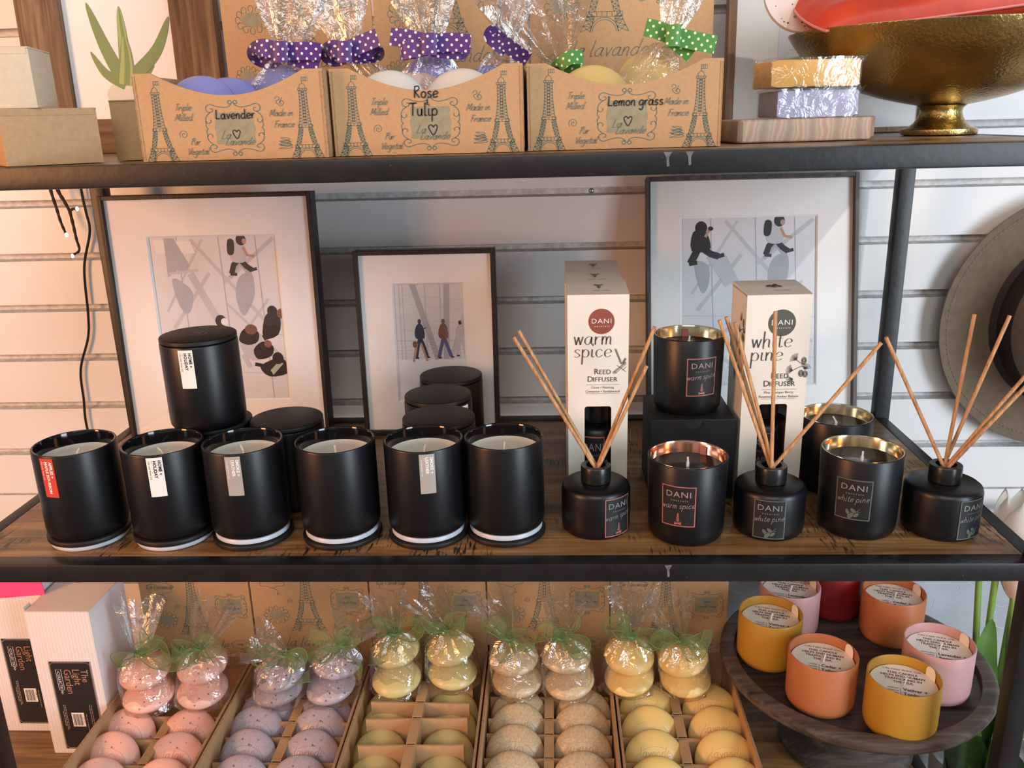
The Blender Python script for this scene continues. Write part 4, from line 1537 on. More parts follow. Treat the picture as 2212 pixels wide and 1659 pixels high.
Y = 0.462
branch([(-0.676, Y, 0.42), (-0.675, Y, 0.37), (-0.6735, Y, 0.333), (-0.670, Y, 0.309), (-0.6675, Y, 0.290), (-0.661, Y - .004, 0.274)], 0.0022)
branch([(-0.672, Y, 0.42), (-0.668, Y, 0.36), (-0.6630, Y, 0.3323), (-0.657, Y, 0.318), (-0.6515, Y, 0.304)], 0.0026)
branch([(-0.6515, Y, 0.304), (-0.646, Y, 0.307), (-0.640, Y - .004, 0.3065)], 0.0018)
branch([(-0.6515, Y, 0.304), (-0.650, Y, 0.285), (-0.649, Y, 0.265), (-0.6475, Y, 0.249), (-0.655, Y - .004, 0.243)], 0.0020)
for p in ((-0.6595, Y - .005, 0.2715), (-0.6375, Y - .005, 0.3075), (-0.6560, Y - .005, 0.2415)):
    bulb(p)
c = catmull(tl([(-0.640, 0.480, 0.42), (-0.6395, 0.480, 0.3298), (-0.638, 0.480, 0.300), (-0.6375, 0.480, 0.272), (-0.655, 0.480, 0.220), (-0.6615, 0.480, 0.150), (-0.668, 0.480, 0.115), (-0.688, 0.480, 0.066), (-0.692, 0.480, 0.017), (-0.695, 0.480, -0.025), (-0.690, 0.480, -0.12), (-0.70, 0.480, -0.30)]), 8)
MB().tube(c, 0.0019, 8).build('cable', M_cable, tw)

# ------------------------------------------------------------------ top shelf, left end: cartons and the plant picture
ZT = Z3
M_kraft = mat('kraft_card', (0.46, 0.285, 0.14), 0.7, var=0.07, scale=220)
M_kraft2 = mat('pale_kraft_card', (0.50, 0.345, 0.175), 0.65, var=0.05, scale=220)
M_cream = mat('cream_carton_card', (0.62, 0.53, 0.385), 0.65, var=0.05, scale=200)
M_cream2 = mat('greyed_carton_side', (0.49, 0.44, 0.34), 0.65, var=0.05, scale=200)


def carton(name, label, x, y, z, w, d, h, m, rz=0.0, ry=0.0, notch=False, lidlip=True):
    t = thing(name, label, 'box', (x, y, z), (0, ry, rz))
    MB().box(-w / 2, w / 2, 0, d, 0, h - 0.0015, bev=0.0008).build('body', m, t)
    f = MB()
    f.box(-w / 2 - 0.0002, w / 2 + 0.0002, -0.0006, d, h - 0.0016, h, bev=0.0005, seg=1)
    if lidlip:
        f.box(-w / 2 + 0.002, w / 2 - 0.002, -0.0005, 0.0003, h - 0.0058, h - 0.001)
    if notch:
        mp = plane_map((0, -0.0006, h), (1, 0, 0), (0, 0, 1), 0)
        f.stroke([(0.012 * cos(a), -0.001 - 0.012 * sin(a)) for a in [pi * k / 16 for k in range(17)]], 0.0006, mp)
    f.build('lid_flap', m, t)
    return t


carton('carton', 'plain brown kraft carton at the far left of the top shelf, under the cream one', -0.4115, 0.0320, ZT + 0.0002, 0.0790, 0.090, 0.0480, M_kraft, rz=radians(40))
carton('carton', 'cream carton standing on the brown kraft one, top left', -0.4520, 0.0130, ZT + 0.0484, 0.0780, 0.066, 0.0500, M_cream, rz=radians(15))
carton('carton', 'pale brown carton with a thumb notch tucked behind the lavender tray', -0.3380, 0.0920, ZT + 0.0002, 0.0960, 0.070, 0.0550, M_kraft2, notch=True, lidlip=False)

M_barn = mat_wood('reclaimed_barn_wood', (0.09, 0.05, 0.026), (0.20, 0.118, 0.062), (0.33, 0.215, 0.125), axis=2, rough=0.75, scale=1.6, bump=0.5)
M_barnx = mat_wood('reclaimed_barn_wood_rail', (0.09, 0.05, 0.026), (0.20, 0.118, 0.062), (0.33, 0.215, 0.125), axis=0, rough=0.75, scale=1.6, bump=0.5)
pf = thing('picture_frame', 'rustic wooden frame with a picture of an aloe plant, top left', 'picture frame', (-0.5070, 0.3780, ZT + 0.0002), (radians(-1.5), 0, 0))
W_, H_ = 0.2500, 0.36
for x in (-W_ / 2, W_ / 2 - 0.0560):
    MB().box(x, x + 0.056, 0, 0.020, 0, H_, bev=0.0015).build('stile', M_barn, pf)
for z in (0, H_ - 0.05):
    MB().box(-W_ / 2 + 0.0562, W_ / 2 - 0.0562, 0.001, 0.019, z, z + (0.042 if z == 0 else 0.05), bev=0.0015).build('rail', M_barnx, pf)
m = MB()
mp = plane_map((0, 0.009, 0), (1, 0, 0), (0, 0, 1), 0)
m.rect(-0.070, 0.070, 0.0415, H_ - 0.049, mp, 0)
A_pale, A_mid, A_dark, A_sh = 1, 2, 3, 4


def px(x, z):
    return (x + 0.5070, z - ZT)


def leaf(base, tip, w, m_, bend, edge=3):
    b, t_ = Vector(base), Vector(tip)
    mid = (b + t_) / 2 + Vector(bend)
    pts = catmull([b, mid, t_], 10)
    L1, L2 = [], []
    n = len(pts)
    for i, p in enumerate(pts):
        q = pts[min(i + 1, n - 1)] - pts[max(i - 1, 0)]
        q = Vector((-q.y, q.x)).normalized()
        u = i / (n - 1)
        hw = w * (0.62 + 0.5 * u) * (1 - u) ** 0.75 if u > 0.02 else w * 0.55
        L1.append(p + q * hw)
        L2.append(p - q * hw)
    m.fill([(v.x, v.y) for v in L1 + L2[::-1]], mp, edge, 0.00005 * leaf.k)
    leaf.k += 1
    m.fill([(v.x, v.y) for v in [pts[i] + (L1[i] - pts[i]) * .84 for i in range(n)] + [pts[i] + (L2[i] - pts[i]) * .84 for i in range(n)][::-1]], mp, m_, 0.00005 * leaf.k)
    leaf.k += 1
    m.fill([(v.x, v.y) for v in [pts[i] + (L1[i] - pts[i]) * .25 for i in range(n)] + [pts[i] + (L2[i] - pts[i]) * .5 for i in range(n)][::-1]], mp, m_ % 3 + 1, 0.00005 * leaf.k)
    leaf.k += 1


leaf.k = 1
B0 = px(-0.508, 0.466)
m.fill([(B0[0] + 0.026 * cos(a), B0[1] - 0.012 + 0.018 * sin(a)) for a in [2 * pi * i / 24 for i in range(24)]], mp, 5, 0.00002)
leaf(B0, px(-0.5480, 0.507), 0.0105, 2, (-0.004, -0.006))
leaf((B0[0] + .006, B0[1] + .003), px(-0.4680, 0.4885), 0.0065, 2, (0.002, -0.004))
leaf((B0[0] - .004, B0[1] + .008), px(-0.5448, 0.5640), 0.0140, 2, (-0.001, -0.004))
leaf((B0[0] + .002, B0[1] + .010), px(-0.5040, 0.5590), 0.0125, 1, (0.001, 0))
leaf((B0[0] + .006, B0[1] + .006), px(-0.4420, 0.5450), 0.0135, 2, (0.008, -0.004))
leaf(B0, px(-0.5020, 0.5240), 0.0165, 1, (0.002, 0))
m.build('print', [mat('print_white_paper', (0.78, 0.79, 0.80), 0.4, var=0.02), mat('print_leaf_pale', (0.33, 0.42, 0.15), 0.5), mat('print_leaf_green', (0.16, 0.27, 0.085), 0.5), mat('print_leaf_edge', (0.17, 0.25, 0.11), 0.5), mat('print_leaf_dark', (0.12, 0.2, 0.08), 0.5), mat('print_pale_root', (0.62, 0.63, 0.55), 0.5)], pf, smooth=0)

# ------------------------------------------------------------------ top shelf, right end
M_oak = mat_wood('thin_oak_frame', (0.14, 0.075, 0.035), (0.24, 0.13, 0.06), (0.32, 0.19, 0.095), axis=2, rough=0.5, scale=2)


def art_sketch(a):
    a.poly([(0, 0), (1, 0), (1, 1), (0, 1)], 0)
    for y in (.62, .655, .70, .78, .90):
        a.line([(0.05, y), (.95, y - .004)], .004, 1)
    for x in (.12, .15, .19, .24, .5, .7):
        a.line([(x, .98), (x, .58)], .006, 1)
    a.line([(.1, .3), (.9, .3)], .003, 1)


t = thing('picture_frame', 'thin wooden frame with a white mat and a line drawing behind the brass bowl', 'picture frame', (0.3710, 0.3900, ZT + 0.0006), (radians(-1), 0, 0))
w, h, rim, dep = 0.2500, 0.36, 0.0105, 0.016
m = MB()
for (a0, a1, c0, c1) in ((-w / 2, -w / 2 + rim, 0, h), (w / 2 - rim, w / 2, 0, h), (-w / 2 + rim, w / 2 - rim, 0, rim * .6), (-w / 2 + rim, w / 2 - rim, h - rim, h)):
    m.box(a0, a1, 0, dep, c0, c1, bev=0.0006, seg=1)
m.build('frame_moulding', M_oak, t)
m = MB()
i0, i1 = -w / 2 + rim, w / 2 - rim
m.rect(i0, i1, rim * .6, h - rim, plane_map((0, 0.005, 0), (1, 0, 0), (0, 0, 1), 0))
m.box(i0, i1, dep - 0.004, dep - 0.001, rim * .6, h - rim)
m.build('mat_board', mat('bright_mat_board', (0.80, 0.80, 0.79), 0.6, var=0.01), t, smooth=0)
m = MB()
sk = Art(m, 0.125, 0.20, plane_map((-0.062, 0.0046, 0.040), (1, 0, 0), (0, 0, 1), 0))
art_sketch(sk)
m.build('print', [mat('print_pale_blue', (0.70, 0.73, 0.78), 0.5, var=0.03), mat('print_line_grey', (0.36, 0.40, 0.46), 0.5)], t, smooth=0)
# stone board
M_stone = mat_bands('striped_sandstone', [(0.0, (0.28, 0.21, 0.155)), (0.35, (0.40, 0.31, 0.235)), (0.6, (0.33, 0.245, 0.18)), (0.85, (0.46, 0.345, 0.245)), (1.0, (0.36, 0.23, 0.17))], scale=13, rough=0.6, axis=0, distort=3.5)
m = MB()
L_, D_, T_ = 0.142, 0.094, 0.0215
nx = 24
# outline in plan with a scalloped right end, slightly rounded left end
out = [(-L_ / 2 + 0.004, 0), (L_ / 2 - 0.012, 0)]
for k in range(1, 16):
    q = k / 16
    out.append((L_ / 2 - 0.012 + 0.044 * q - 0.0050 * abs(sin(2 * pi * q)), D_ * q * 0.86))
out += [(L_ / 2 + 0.032, D_ * 0.86), (L_ / 2 + 0.026, D_), (-L_ / 2 + 0.004, D_), (-L_ / 2, D_ - 0.004), (-L_ / 2, 0.004)]
bm = bmesh.new()
vsb = [bm.verts.new((p[0], p[1], 0)) for p in out]
fb = bm.faces.new(vsb)
ex = bmesh.ops.extrude_face_region(bm, geom=[fb])
for v in [g for g in ex['geom'] if isinstance(g, bmesh.types.BMVert)]:
    v.co.z += T_
bmesh.ops.bevel(bm, geom=[e for e in bm.edges if abs(e.verts[0].co.z - e.verts[1].co.z) < 1e-6], offset=0.0022, segments=3, profile=0.5, affect='EDGES')
bmesh.ops.recalc_face_normals(bm, faces=bm.faces)
m.bm(bm)
o = m.build('stone_board', M_stone, loc=(0.2790, 0.1290, ZT + 0.0003), rot=(0, 0, radians(7)))
tag(o, 'striped sandstone board with a scalloped end, under the two wrapped soap bars', 'soap dish')


def wrapped_bar(label, x, y, z, w, d, h, msoap, rz, seed, bend=0.0):
    t = thing('wrapped_soap', label, 'soap', (x, y, z), (0, 0, rz), group='shrink wrapped soap bars on the stone')
    m = MB()
    # slab with a rounded left front and gently bowed front edge
    out = []
    n = 14
    for k in range(n + 1):
        u = k / n
        out.append((-w / 2 + w * u, -bend * sin(pi * u)))
    out += [(w / 2, d), (-w / 2, d)]
    bm = bmesh.new()
    f0 = bm.faces.new([bm.verts.new((p[0], p[1], 0.0008)) for p in out])
    ex = bmesh.ops.extrude_face_region(bm, geom=[f0])
    for v in [g for g in ex['geom'] if isinstance(g, bmesh.types.BMVert)]:
        v.co.z = h - 0.0008
    bmesh.ops.bevel(bm, geom=[e for e in bm.edges if len(e.link_faces) == 2 and e.calc_face_angle(0) > 0.9], offset=0.0016, segments=2, profile=0.5, affect='EDGES')
    bmesh.ops.recalc_face_normals(bm, faces=bm.faces)
    m.bm(bm)
    m.build('soap_bar', msoap, t)
    rng = random.Random(seed)
    f = MB()
    rings = 7
    per = []
    base = []
    for k in range(n * 2 + 1):
        u = k / (2 * n)
        base.append((-w / 2 + w * u, -bend * sin(pi * u) - 0.0012))
    base += [(w / 2 + 0.0013, -0.0006), (w / 2 + 0.002, d * .5), (w / 2 + 0.0012, d + 0.001), (-w / 2 - 0.001, d + 0.001), (-w / 2 - 0.0015, d * .5), (-w / 2 - 0.001, -0.0006)]
    nb = len(base)
    for r_ in range(rings):
        q = r_ / (rings - 1)
        row = []
        for (bx, by) in base:
            j = 0.0 if r_ in (0,) else rng.uniform(-0.0007, 0.0008)
            zz = h * q + (0.0010 if r_ == rings - 1 else 0) + (rng.uniform(-.0004, .0009) if 0 < r_ else 0)
            sx_ = 1 + (0.02 if r_ == rings - 1 else 0)
            row.append((bx * sx_ + j * .4, by + j, max(0.0, zz)))
        per.append(row)
    vs = [p for row in per for p in row]
    fs = []
    for r_ in range(rings - 1):
        for k in range(nb):
            k2 = (k + 1) % nb
            fs.append((r_ * nb + k, r_ * nb + k2, (r_ + 1) * nb + k2, (r_ + 1) * nb + k))
    fs.append(tuple((rings - 1) * nb + k for k in range(nb)))
    f.add(vs, fs)
    # pinched corner tags
    f.add([(w / 2, 0, h * .7), (w / 2 + 0.006, -0.002, h * 1.12), (w / 2 + 0.002, 0.004, h)], [(0, 1, 2)])
    f.build('film_wrap', mat_film('crumpled_film', haze=0.03, shine=0.75), t, smooth=25)
    return t


M_honey = mat_soap('honey_soap', (0.66, 0.36, 0.095), (0.6, 0.33, 0.1), amount=0.2)
M_lavbar = mat_soap('lavender_bar_soap', (0.34, 0.34, 0.52), (0.2, 0.2, 0.3), amount=0.3, grain=0.1)
wrapped_bar('lavender soap bar in crinkled film, lying directly on the stone board', 0.2890, 0.1480, ZT + 0.0220, 0.0800, 0.055, 0.0262, M_lavbar, radians(6), 3)
wrapped_bar('honey-yellow soap bar in film, on top of the lavender one', 0.2840, 0.1440, ZT + 0.0498, 0.0860, 0.055, 0.0262, M_honey, radians(5), 7, bend=0.006)

# brass bowl
M_brass = mat('antique_brass', (0.46, 0.33, 0.125), 0.24, metal=1.0, var=0.45, scale=14, bump=0.4, bscale=330)
bowl = thing('pedestal_bowl', 'antique brass pedestal bowl at the right end of the top shelf', 'bowl', (0.447, 0.242, ZT))
m = MB()
m.lathe([(0, 0.0006), (0.034, 0), (0.0375, 0.001), (0.0382, 0.003), (0.0378, 0.0062), (0.0360, 0.0072), (0.031, 0.0085), (0.026, 0.0125), (0.0225, 0.018), (0.0207, 0.024), (0.0215, 0.0275), (0.0245, 0.0305)], 96)
m.build('foot', M_brass, bowl)
m = MB()
m.lathe([(0.0245, 0.0305), (0.040, 0.0335), (0.062, 0.0385), (0.086, 0.046), (0.110, 0.0565), (0.132, 0.070), (0.149, 0.085), (0.158, 0.097), (0.1625, 0.104), (0.1630, 0.1055), (0.1618, 0.106), (0.1600, 0.1045), (0.150, 0.090), (0.130, 0.072), (0.100, 0.055), (0.060, 0.041), (0, 0.036)], 128, sy=0.86)
m.build('basin', M_brass, bowl)


def pouch(name, label, cat, loc, w, d, h, m, rot, seed, puff=1.0, rim=None, n=40, dots=False, group=None):
    """a soft stuffed envelope, edges rounded"""
    rng = random.Random(seed)
    ph = [rng.uniform(0, 6.28) for _ in range(8)]
    t = thing(name, label, cat, loc, rot, group)
    mb = MB()
    for side in (1, -1):
        vs, fs = [], []
        for j in range(n + 1):
            for i in range(n + 1):
                u, v = 2 * i / n - 1, 2 * j / n - 1
                # rounded-rectangle mapping
                k = 1 - 0.07 * (u * u * v * v)
                e = max(0, (1 - u ** 4) * (1 - v ** 4)) ** 0.55
                wr = 0.06 * sin(7 * u + 3 * v + ph[0]) + 0.05 * sin(11 * v - 4 * u + ph[1]) + 0.04 * sin(15 * u + 9 * v + ph[2])
                vs.append((u * w / 2 * k, v * d / 2 * k, side * h / 2 * e * (puff + wr)))
        for j in range(n):
            for i in range(n):
                a = j * (n + 1) + i
                f = (a, a + 1, a + n + 2, a + n + 1)
                fs.append(f if side > 0 else f[::-1])
        mb.add(vs, fs, 0)
    o = mb.build('cover', m, t, smooth=60)
    if rim:
        r_ = MB()
        pts = []
        N_ = 80
        for i in range(N_):
            s_ = 4 * i / N_
            if s_ < 1:
                u, v = 2 * s_ - 1, -1
            elif s_ < 2:
                u, v = 1, 2 * (s_ - 1) - 1
            elif s_ < 3:
                u, v = 1 - 2 * (s_ - 2), 1
            else:
                u, v = -1, 1 - 2 * (s_ - 3)
            k = 1 - 0.07 * (u * u * v * v)
            pts.append((u * w / 2 * k, v * d / 2 * k, 0))
        r_.tube(pts + [pts[0]], 0.0013, 6)
        r_.build('piping', rim, t)
    return t


M_satin = mat('coral_red_satin', (0.46, 0.046, 0.018), 0.46, spec=0.3, var=0.16, scale=16, sheen=0.0, bump=0.8, bscale=22)
M_pipe = mat('pink_satin_piping', (0.62, 0.20, 0.20), 0.35)
pouch('satin_pillow', 'coral red satin pillow with pink piping lying across the brass bowl', 'pillow', (0.4340, 0.2300, ZT + 0.1370), 0.300, 0.104, 0.046, M_satin, (radians(24), radians(-6), radians(3)), 5, rim=M_pipe)
# spotted pad beneath the satin pillow
t = thing('eye_mask', 'cream eye mask with small dark shapes printed on it, under the satin pillow', 'eye mask', (0.3080, 0.2480, ZT + 0.1290), (radians(64), 0, radians(6)))
m = MB()
pts = [(-0.052, 0.020), (-0.050, -0.004), (-0.034, -0.022), (-0.008, -0.027), (0.03, -0.024), (0.06, -0.020), (0.06, 0.03), (0.02, 0.042), (-0.03, 0.042)]
cp = [(v.x, v.y) for v in catmull(pts, 5, True)]
for zz, sc_ in ((0.0, 1.0), (0.004, 1.0)):
    m.fill([(a * sc_, b * sc_) for a, b in cp], plane_map((0, 0, zz), (1, 0, 0), (0, 1, 0), 0), 0)
n = len(cp)
m.add([(a, b, 0) for a, b in cp] + [(a, b, 0.004) for a, b in cp], [(k, (k + 1) % n, n + (k + 1) % n, n + k) for k in range(n)], 0)
mp = plane_map((0, 0, 0.004), (1, 0, 0), (0, 1, 0), 0.0002)
rng = random.Random(2)
for k in range(70):
    x, y = rng.uniform(-0.048, 0.05), rng.uniform(-0.022, 0.038)
    if (x + 0.02) ** 2 / 0.034 ** 2 + (y - 0.008) ** 2 / 0.03 ** 2 > 0.95 and x < 0:
        continue
    kd = rng.random()
    if kd < .55:
        r_ = rng.uniform(.0005, .0009)
        m.fill([(x + r_ * cos(a), y + r_ * sin(a)) for a in [i * pi / 4 for i in range(8)]], mp, 1)
    elif kd < .8:
        a_ = rng.uniform(0, 3)
        for s_ in (0, pi / 2):
            m.stroke([(x - .0013 * cos(a_ + s_), y - .0013 * sin(a_ + s_)), (x + .0013 * cos(a_ + s_), y + .0013 * sin(a_ + s_))], .0006, mp, 1)
    else:
        m.stroke([(x + .0011 * cos(a), y + .0011 * sin(a)) for a in [i * pi / 5 for i in range(10)]], .0006, mp, 1, closed=True)
m.build('pad', [mat('cream_mask_cloth', (0.70, 0.60, 0.55), 0.7), M_ink], t, smooth=0)
# ------------------------------------------------------------------ cardboard soap trays
M_box = mat('kraft_corrugated', (0.47, 0.285, 0.14), 0.75, var=0.06, scale=260)
M_boxedge = mat('raw_corrugated_edge', (0.36, 0.22, 0.115), 0.85, var=0.35, scale=420)
M_teal = mat('teal_print', (0.075, 0.155, 0.15), 0.7, var=0.1, scale=300)
M_patch = mat('sage_print_patch', (0.27, 0.25, 0.16), 0.75, var=0.12, scale=160)
M_marker = mat('black_marker', (0.012, 0.011, 0.013), 0.5, var=0)


def tower(mb, cx, cy, H, mp, mi, w, y_cut=0.0):
    """line drawing of an iron lattice tower, base at cy"""
    def T(p):
        return (cx + p[0] * H, cy + (p[1] - y_cut) * H)

    def ln(*pts):
        mb.stroke([T(p) for p in pts], w, mp, mi)
    out = [(.215, 0), (.165, .10), (.138, .16), (.105, .30), (.082, .40), (.066, .50), (.054, .62), (.050, .72), (.048, .84)]
    inn = [(.125, 0), (.100, .08), (.088, .125)]
    inn2 = [(.085, .165), (.052, .28), (.036, .385)]
    for s in (1, -1):
        ln(*[(s * a, b) for a, b in out])
        ln(*[(s * a, b) for a, b in inn])
        ln(*[(s * a, b) for a, b in inn2])
        ln((s * .012, .43), (s * .012, .84))
        # leg lattice
        for (A, B, n) in ((out[:3], inn, 4), ([(.138, .165), (.105, .30), (.084, .385)], inn2, 6)):
            def at(L, q):
                q *= len(L) - 1
                i = min(int(q), len(L) - 2)
                f = q - i
                return (L[i][0] * (1 - f) + L[i + 1][0] * f, L[i][1] * (1 - f) + L[i + 1][1] * f)
            for k in range(n):
                a0, b0 = at(A, k / n), at(B, k / n)
                a1, b1 = at(A, (k + 1) / n), at(B, (k + 1) / n)
                ln((s * a0[0], a0[1]), (s * b1[0], b1[1]))
                ln((s * b0[0], b0[1]), (s * a1[0], a1[1]))
                ln((s * a1[0], a1[1]), (s * b1[0], b1[1]))
    for k in range(11):
        y0, y1 = .42 + k * .038, .42 + (k + 1) * .038

        def hw(y):
            for (a, b), (c, d) in zip(out, out[1:]):
                if b <= y <= d:
                    return a + (c - a) * (y - b) / (d - b)
            return .048
        ln((-hw(y0), y0), (hw(y1), y1))
        ln((hw(y0), y0), (-hw(y1), y1))
    for (y0, y1, h) in ((.125, .165, .158), (.385, .415, .095), (.84, .865, .060)):
        ln((-h, y0), (h, y0))
        ln((-h, y1), (h, y1))
        ln((-h, y0), (-h, y1))
        ln((h, y0), (h, y1))
        n = 7 if h > .1 else 4
        for k in range(1, n):
            x = -h + 2 * h * k / n
            ln((x, y0), (x, y1))
    for r_, in ((.125,), (.105,)):
        ln(*[(r_ * cos(a), r_ * .95 * sin(a)) for a in [pi * k / 14 for k in range(15)]])
    ln((-.045, .865), (-.03, .91), (0, .93), (.03, .91), (.045, .865))
    ln((0, .93), (0, 1.0))
    ln((0, .955), (.075, .955), (.075, 1.0), (0, 1.0))
    for k in (1, 2):
        ln((.025 * k, .955), (.025 * k, 1.0))


def spiral(mb, cx, cy, r, mp, mi, w, turns=1.6, dirn=1, a0=0.0):
    n = int(18 * turns)
    pts = []
    for k in range(n + 1):
        q = k / n
        a = a0 + dirn * 2 * pi * turns * q
        rr = r * (0.12 + 0.88 * q)
        pts.append((cx + rr * cos(a), cy + rr * sin(a)))
    mb.stroke(pts, w, mp, mi)


def cartouche(mb, cx, cy, hw, hh, mp, mi, mpatch, w, patch=True):
    if patch:
        pts = []
        for k in range(48):
            a = 2 * pi * k / 48
            c, s = cos(a), sin(a)
            r = 1 / max(abs(c), abs(s)) ** 0.86
            r *= 1 - 0.05 * abs(sin(4 * a)) + (0.02 if k % 2 else -0.02)
            pts.append((cx + c * r * hw * .70, cy + s * r * hh * .64))
        mb.fill(pts, mp, mpatch, -0.0001)
    for sx in (1, -1):
        for sy in (1, -1):
            def q(*p):
                mb.stroke([(cx + sx * a * hw, cy + sy * b * hh) for a, b in [(v.x, v.y) for v in catmull(p, 4)]], w, mp, mi)
            q((.02, .98), (.10, .86), (.28, .80), (.55, .84), (.78, .92), (.92, .84), (.92, .68), (.80, .62), (.70, .68), (.72, .76), (.79, .76))
            q((.80, .62), (.94, .48), (.98, .30), (.90, .20), (.80, .26), (.82, .34))
            q((.97, .30), (.99, .10), (.93, .0))
            q((.02, .98), (.08, 1.06), (.16, 1.0), (.12, .92), (.06, .95))


def flourish(mb, cx, cy, s, mp, mi, w):
    for k in range(3):
        pts = [(cx + s * (1 - .18 * k) * sin(t * 2 * pi / 40 * 2 + .6), cy + (k - 1) * s * .42 + s * .34 * sin(t * 2 * pi / 40)) for t in range(41)]
        mb.stroke(pts, w, mp, mi)


def amp(mb, cx, cy, s, mp, mi, w):
    mb.stroke([(v.x, v.y) for v in catmull([(cx + a * s, cy + b * s) for a, b in ((-.9, .5), (-.6, .95), (-.1, .8), (-.2, .35), (-.7, .2), (-.5, -.3), (.2, -.7), (.7, -.2), (.4, .25), (.0, -.1), (.25, -.45))], 5)], w, mp, mi)
    mb.stroke([(v.x, v.y) for v in catmull([(cx + a * s, cy + b * s) for a, b in ((.5, .8), (.15, .3), (-.1, -.2))], 5)], w, mp, mi)


def cloud(mb, cx, cy, s, mp, mi, w, text):
    pts = []
    for k in range(60):
        a = 2 * pi * k / 60
        r = 1 + .10 * sin(7 * a)
        pts.append((cx + s * r * cos(a), cy + s * .55 * r * sin(a)))
    mb.stroke(pts, w, mp, mi, closed=True)
    script(mb, text, s * .2, cx, cy - s * .08, mp, mi, w=w, slant=.4)
    mb.stroke([(v.x, v.y) for v in catmull([(cx - s * .1, cy - s * .55), (cx + s * .35, cy - s * .8), (cx + s * .3, cy - s * 1.15), (cx + s * .5, cy - s * 1.0)], 5)], w, mp, mi)


def heart(mb, cx, cy, s, mp, mi, w):
    pts = [(0, .55), (-.35, .95), (-.8, .75), (-.75, .2), (0, -.9), (.75, .25), (.75, .8), (.35, .9), (.02, .5)]
    mb.stroke([(v.x, v.y) for v in catmull([(cx + a * s, cy + b * s) for a, b in pts], 5)], w, mp, mi)


def oval_loops(mb, cx, cy, s, mp, mi, mpatch, w):
    mb.fill([(cx + s * .62 * cos(a), cy + s * .42 * sin(a)) for a in [2 * pi * k / 24 for k in range(24)]], mp, mpatch, -0.0001)
    for k in range(12):
        a = 2 * pi * k / 12
        bx, by = cx + s * .85 * cos(a), cy + s * .62 * sin(a)
        mb.stroke([(bx + s * .16 * cos(t), by + s * .19 * sin(t)) for t in [a + pi + 2 * pi * j / 10 for j in range(10)]], w, mp, mi)


def print_front(mb, mp, w, hand):
    k = w / 0.170
    lw = 0.00042
    tower(mb, 0.0190 * k, 0.0, 0.0680 * k, mp, 1, lw)
    tower(mb, w - 0.0190 * k, 0.0, 0.0680 * k, mp, 1, lw)
    for s, x, y in (('Triple', .0425, .0430), ('Milled', .0420, .0345), ('Pur', .0500, .0135), ('Vegetal', .0515, .0052), ('Made in', .1300, .0362), ('France', .1320, .0265)):
        script(mb, s, 0.0031 * k, x * k, y * k, mp, 1, w=0.00045, slant=.38, sx=.98, track=-.06)
    spiral(mb, .0405 * k, .0225 * k, .0042 * k, mp, 1, lw)
    amp(mb, .1300 * k, .0480 * k, .0048 * k, mp, 1, lw)
    flourish(mb, .1315 * k, .0130 * k, .0062 * k, mp, 1, lw)
    cartouche(mb, .0875 * k, .0270 * k, .0262 * k, .0222 * k, mp, 1, 2, 0.0006)
    script(mb, 'La', 0.0038 * k, .0785 * k, .0180 * k, mp, 1, w=0.0004, slant=.45)
    script(mb, 'Lavande', 0.0034 * k, .0905 * k, .0125 * k, mp, 1, w=0.0004, slant=.45)
    for (s, xh, x, y, ww) in hand:
        if s == 'heart':
            heart(mb, x * k, y * k, xh * k, mp, 3, ww)
        elif s == 'Tdash':
            mb.stroke([(x * k - .006, y * k), (x * k + .006, y * k + .0003)], ww, mp, 3)
        else:
            script(mb, s, xh * k, x * k, y * k, mp, 3, w=ww, h=0.0004, slant=.05)


def print_back(mb, mp, w, h):
    k = w / 0.165
    lw = 0.0005
    tower(mb, w * .47, .112 * k, .118 * k, mp, 1, lw)
    cloud(mb, w * .19, .192 * k, .019 * k, mp, 1, lw, 'La Lavande')
    oval_loops(mb, w * .20, .138 * k, .018 * k, mp, 1, 2, lw)
    spiral(mb, w * .33, .160 * k, .0042 * k, mp, 1, lw)
    cartouche(mb, w * .82, .160 * k, .024 * k, .021 * k, mp, 1, 2, 0.0006)
    script(mb, 'fine', .0026 * k, w * .82, .164 * k, mp, 1, w=.0003, slant=.4)
    script(mb, 'French Soap'.replace('S', 'S'), .0024 * k, w * .82, .156 * k, mp, 1, w=.0003, slant=.4)
    amp(mb, w * .66, .206 * k, .006 * k, mp, 1, lw)
    spiral(mb, w * .78, .208 * k, .006 * k, mp, 1, lw, 1.3)
    script(mb, 'la lavande', .0085 * k, w * .50, .088 * k, mp, 1, w=.0006, slant=.4)
    cloud(mb, w * .86, .095 * k, .013 * k, mp, 1, lw, 'vrai')
    oval_loops(mb, w * .14, .080 * k, .014 * k, mp, 1, 2, lw)


